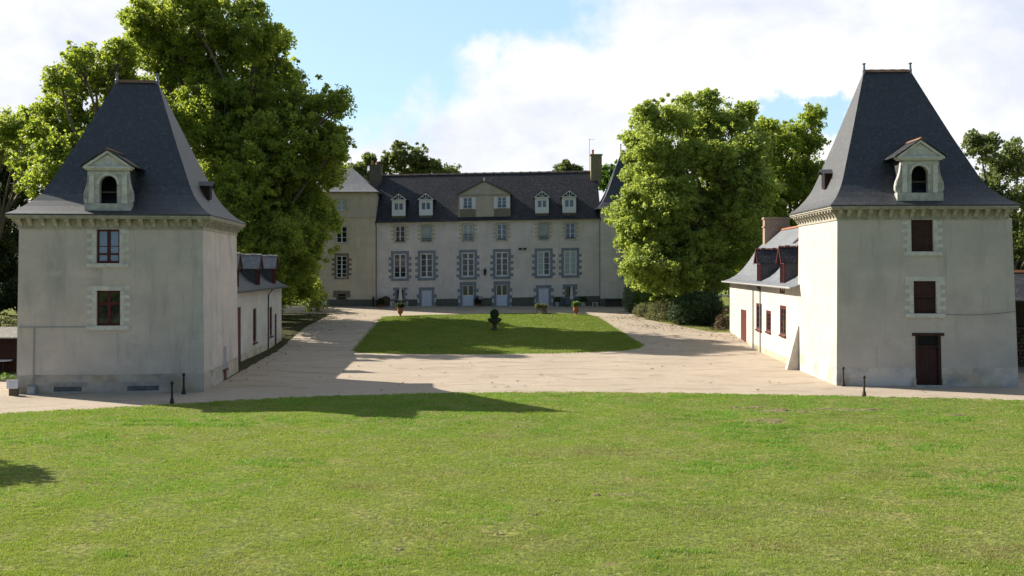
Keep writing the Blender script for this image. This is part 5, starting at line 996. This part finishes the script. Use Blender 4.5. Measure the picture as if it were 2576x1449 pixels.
shrub('flower_border', 'low olive brown perennials in front of the laurel shrub', [SB(1620, 785, 101, 28, 24), SB(1660, 783, 99.5, 32, 30), SB(1695, 782, 98, 28, 32), SB(1655, 800, 98, 36, 14)], LEAF_P, .10, .2, dens=2.2, seed=63)
shrub('clipped_hedge', 'big dark green rounded hedge at the corner of the border', [SB(1722, 784, 94, 42, 40), SB(1775, 775, 93.5, 44, 44), SB(1745, 768, 95, 50, 36), SB(1790, 790, 93, 30, 32)], LEAF_B, .12, .22, dens=3.2, seed=64)
shrub('dry_grass_clump', 'dry brown stalks between the dark hedge and the cottage', [SB(1812, 812, 90, 16, 22), SB(1825, 800, 90.5, 10, 26), SB(1805, 828, 89, 18, 7)], LEAF_X, .12, .2, seed=65)
shrub('green_shrub', 'green shrub hanging low under the plane tree by the left wing', [SB(800, 752, 107, 26, 30), SB(780, 730, 107, 34, 40)], LEAF, .2, .35, seed=66)
shrub('garden_shrub', 'yellow green shrub at the foot of the red lean-to', [SB(8, 965, 54.5, 26, 22), SB(22, 952, 55.5, 14, 16)], LEAF_L, .1, .2, seed=67)
shrub('leafy_hedge', 'pale hedge on the drystone wall at the left edge', [SB(18, 812, 66, 26, 12), SB(-20, 808, 66, 26, 16)], LEAF_P, .12, .25, seed=68)
def fallen():
    rng = np.random.default_rng(77); P = []
    for (px, py, sx, sy, n) in ((1600, 800, 1.6, 1.6, 260), (1680, 822, 2.5, 1.5, 260), (1780, 832, 2.0, 1.2, 160), (1830, 850, 1.5, 2.0, 90), (1750, 860, 6, 5, 120), (800, 790, 3, 2, 200), (760, 830, 2, 5, 260), (700, 880, 2, 6, 120), (1250, 940, 14, 9, 160), (600, 935, 1.2, 4, 80)):
        x0, y0 = gp(px, py); x = rng.normal(x0, sx, n); y = rng.normal(y0, sy, n); P += [(a, b, gz(b) + .04) for a, b in zip(x, y)]
    P = np.array(P); n = len(P); a = rng.uniform(0, 6.28, n); s_ = rng.uniform(.05, .12, n)[:, None]; t = np.stack([np.cos(a), np.sin(a), rng.uniform(-.3, .3, n)], 1) * s_; b = np.stack([-np.sin(a), np.cos(a), rng.uniform(-.3, .5, n)], 1) * s_ * .7
    V = np.stack([P - t, P + b, P + t, P - b], 1).reshape(-1, 3); V[:, 2] += .02; o = quads_obj('fallen_leaves', V, LEAF_X); tag(o, 'brown fallen leaves scattered over the gravel near the borders', 'leaves', None, 'stuff')
fallen()
# ------------------------------------------------------------------ trees
PT = [(340, 50, 30), (345, 110, 40), (845, 380, 40), (850, 260, 28), (700, 110, 40), (740, 200, 40), (420, 120, 80), (850, 350, 40), (835, 440, 36), (640, 40, 40), (395, 60, 80), (470, 20, 70), (560, 50, 85), (630, 100, 80), (520, 150, 95), (670, 190, 80), (430, 200, 85), (590, 260, 110), (740, 265, 80), (800, 265, 45), (500, 320, 105), (700, 370, 115), (815, 345, 62), (600, 420, 115), (800, 420, 70), (500, 470, 90), (680, 520, 115), (780, 520, 75), (600, 580, 100), (720, 630, 95), (790, 600, 55), (640, 690, 90), (755, 710, 62), (700, 740, 60), (822, 560, 34), (640, 640, 85, -9), (560, 560, 80, -10), (700, 600, 80, -8), (690, 700, 60, -7), (760, 660, 55, -2), (600, 480, 90, -8), (720, 480, 90, 6)]
tree('plane_tree', 'giant plane tree towering behind the left tower', (-24.5, 98), LB(98, PT, 2), LEAF, leaf=.29, dens=1.2, clump=.80, per=32, trunk=1.0, group=None, seed=101)
BT = [(235, 170, 70), (310, 180, 62), (190, 240, 65), (290, 260, 80), (170, 330, 75), (110, 390, 62), (105, 450, 52), (230, 380, 90), (330, 330, 80), (250, 480, 80), (400, 300, 70), (150, 200, 45), (300, 130, 30), (95, 350, 40), (75, 420, 36), (140, 300, 60), (160, 420, 80), (200, 150, 40)]
tree('plane_tree', 'sunlit plane tree left of the left tower roof', (-38, 90), LB(88, BT, 5), LEAF, leaf=.31, dens=1.0, clump=.75, per=24, trunk=.8, seed=102)
tree('plane_tree', 'pale leafed tree at the left picture edge', (-52, 96), LB(96, [(85, 312, 46), (20, 318, 46), (55, 350, 42), (-40, 340, 60), (-10, 390, 40), (110, 350, 40), (70, 300, 30)], 7), LEAF_R, leaf=.3, clump=.7, trunk=.5, seed=103)
tree('dark_tree', 'dark evergreen tree below the pale one at the left edge', (-56, 104), LB(104, [(20, 430, 62), (30, 520, 70), (-50, 480, 90), (40, 620, 70), (-30, 620, 90), (20, 700, 60), (70, 700, 50), (10, 755, 36, -6), (50, 745, 36, -6), (-30, 750, 40, -6), (-60, 700, 60)], 8), LEAF_D, leaf=.34, clump=.8, trunk=.5, seed=104)
tree('dark_tree', 'dark evergreen tree behind the giant plane tree', (-37, 116), LB(116, [(470, 560, 90), (560, 650, 80), (430, 680, 80), (640, 720, 70)], 9), LEAF_D, leaf=.4, clump=.9, trunk=.6, seed=105)
ET = [(1594, 440, 34), (1597, 390, 34), (1592, 345, 26), (1577, 500, 34), (1630, 360, 50), (1640, 320, 62), (1622, 278, 24), (1735, 310, 66), (1800, 300, 60), (1855, 320, 52), (1880, 275, 16), (1640, 400, 58), (1700, 400, 80), (1800, 400, 85), (1870, 410, 70), (1618, 510, 50), (1680, 500, 90), (1790, 500, 100), (1880, 520, 80), (1560, 540, 36), (1640, 590, 85), (1740, 600, 95), (1850, 610, 85), (1620, 660, 55), (1700, 680, 70), (1790, 670, 60), (1780, 262, 34), (1700, 290, 50), (1562, 535, 30), (1600, 610, 50), (1625, 450, 44), (1575, 590, 30), (1585, 660, 34), (1640, 705, 44), (1720, 715, 44), (1800, 700, 44), (1600, 700, 30), (1900, 470, 70), (1890, 370, 50)]
tree('plane_tree', 'broad light green plane tree in front of the right pavilion', (20.8, 101), LB(100, ET, 12, .9), LEAF_R, leaf=.27, dens=1.2, clump=.70, per=34, trunk=.8, seed=106)
FT = [(1955, 360, 48), (2035, 305, 26), (2020, 350, 38), (1990, 420, 62), (2045, 420, 34), (1950, 470, 70), (2030, 500, 52), (1960, 560, 75), (2040, 590, 55), (1900, 640, 70), (1980, 650, 70), (1870, 700, 50), (1920, 400, 60), (1985, 340, 40), (2010, 470, 70), (2040, 360, 36), (1925, 330, 34), (2060, 540, 50), (1900, 520, 80), (1935, 600, 80), (2052, 290, 18), (2065, 450, 30), (1830, 690, 60), (1900, 690, 60), (1860, 640, 70), (1790, 700, 50, 4), (2010, 620, 60)]
tree('plane_tree', 'darker plane tree between the broad one and the right tower', (31, 110), LB(109, FT, 13, .7), LEAF, leaf=.32, dens=1.0, clump=.75, per=22, trunk=.7, seed=107)
tree('oak_tree', 'olive green oak right of the right tower roof', (45, 88), LB(88, [(2465, 375, 44), (2500, 430, 45), (2560, 400, 40), (2600, 430, 50), (2480, 480, 34), (2545, 500, 50), (2600, 520, 60), (2530, 570, 50), (2590, 620, 60)], 14), LEAF_O, leaf=.28, dens=1.0, clump=.65, trunk=.6, seed=108)
tree('dark_tree', 'dark tree low behind the woodshed at the right edge', (50, 96), LB(96, [(2560, 640, 50), (2600, 600, 60), (2640, 660, 70)], 15), LEAF_D, leaf=.32, clump=.8, trunk=.5, seed=109)
G_ = 'treetops behind the manor roof'
tree('oak_tree', 'wide oak crown above the left of the manor roof', (-13, 142), LB(142, [(1000, 395, 36), (1050, 400, 38), (975, 425, 28), (1095, 425, 30), (1135, 430, 22), (1040, 440, 40)], 16, .6), LEAF_O, leaf=.38, clump=.8, trunk=.5, seed=110, group=G_)
tree('oak_tree', 'small treetop behind the left chimney of the manor', (-22, 140), LB(140, [(905, 432, 24), (925, 402, 14), (885, 430, 16), (915, 450, 30)], 17, .4), LEAF_O, leaf=.34, clump=.6, trunk=.35, seed=111, group=G_)
tree('oak_tree', 'small treetop peeping over the middle right of the manor ridge', (8.3, 145), LB(145, [(1425, 424, 18), (1412, 432, 14), (1445, 432, 12), (1425, 450, 26)], 18, .4), LEAF_O, leaf=.32, clump=.55, trunk=.35, seed=112, group=G_)
tree('oak_tree', 'treetop between the right chimney and the pavilion roof', (14.5, 140), LB(140, [(1532, 436, 20), (1560, 440, 30), (1525, 455, 26)], 19, .4), LEAF_L, leaf=.34, clump=.6, trunk=.35, seed=113, group=G_)
# distant wood closing the view behind the estate
FAR = [(-70, 130), (-58, 140), (-82, 118), (-46, 150), (-30, 158), (34, 150), (44, 140), (54, 128), (64, 118), (72, 106), (60, 140), (-95, 105)]
for i, (x, y) in enumerate(FAR):
    rnd = random.Random(200 + i); h = rnd.uniform(10, 13); lob = [(x + rnd.uniform(-3, 3), y + rnd.uniform(-3, 3), gz(y) + h * rnd.uniform(.25, .9), rnd.uniform(2.6, 4.2)) for _ in range(9)]
    tree('woodland_tree', 'dark deciduous tree in the wood closing the view', (x, y), lob, LEAF_D, leaf=.45, clump=1.0, dens=.8, per=18, trunk=.4, seed=200 + i, group='trees of the distant wood')
# tree beyond the left edge whose shadow falls on the front lawn
tree('garden_tree', 'small tree just outside the left edge shading the lawn', (-23.9, 33.0), [(-23.9, 33.0, 5.6, 1.5), (-24.5, 32.4, 4.6, 1.5), (-23.1, 33.4, 4.8, 1.3)], LEAF, leaf=.22, clump=.5, trunk=.2, seed=300)
for o in list(bpy.data.objects):
    if '_local' in o: del o['_local']
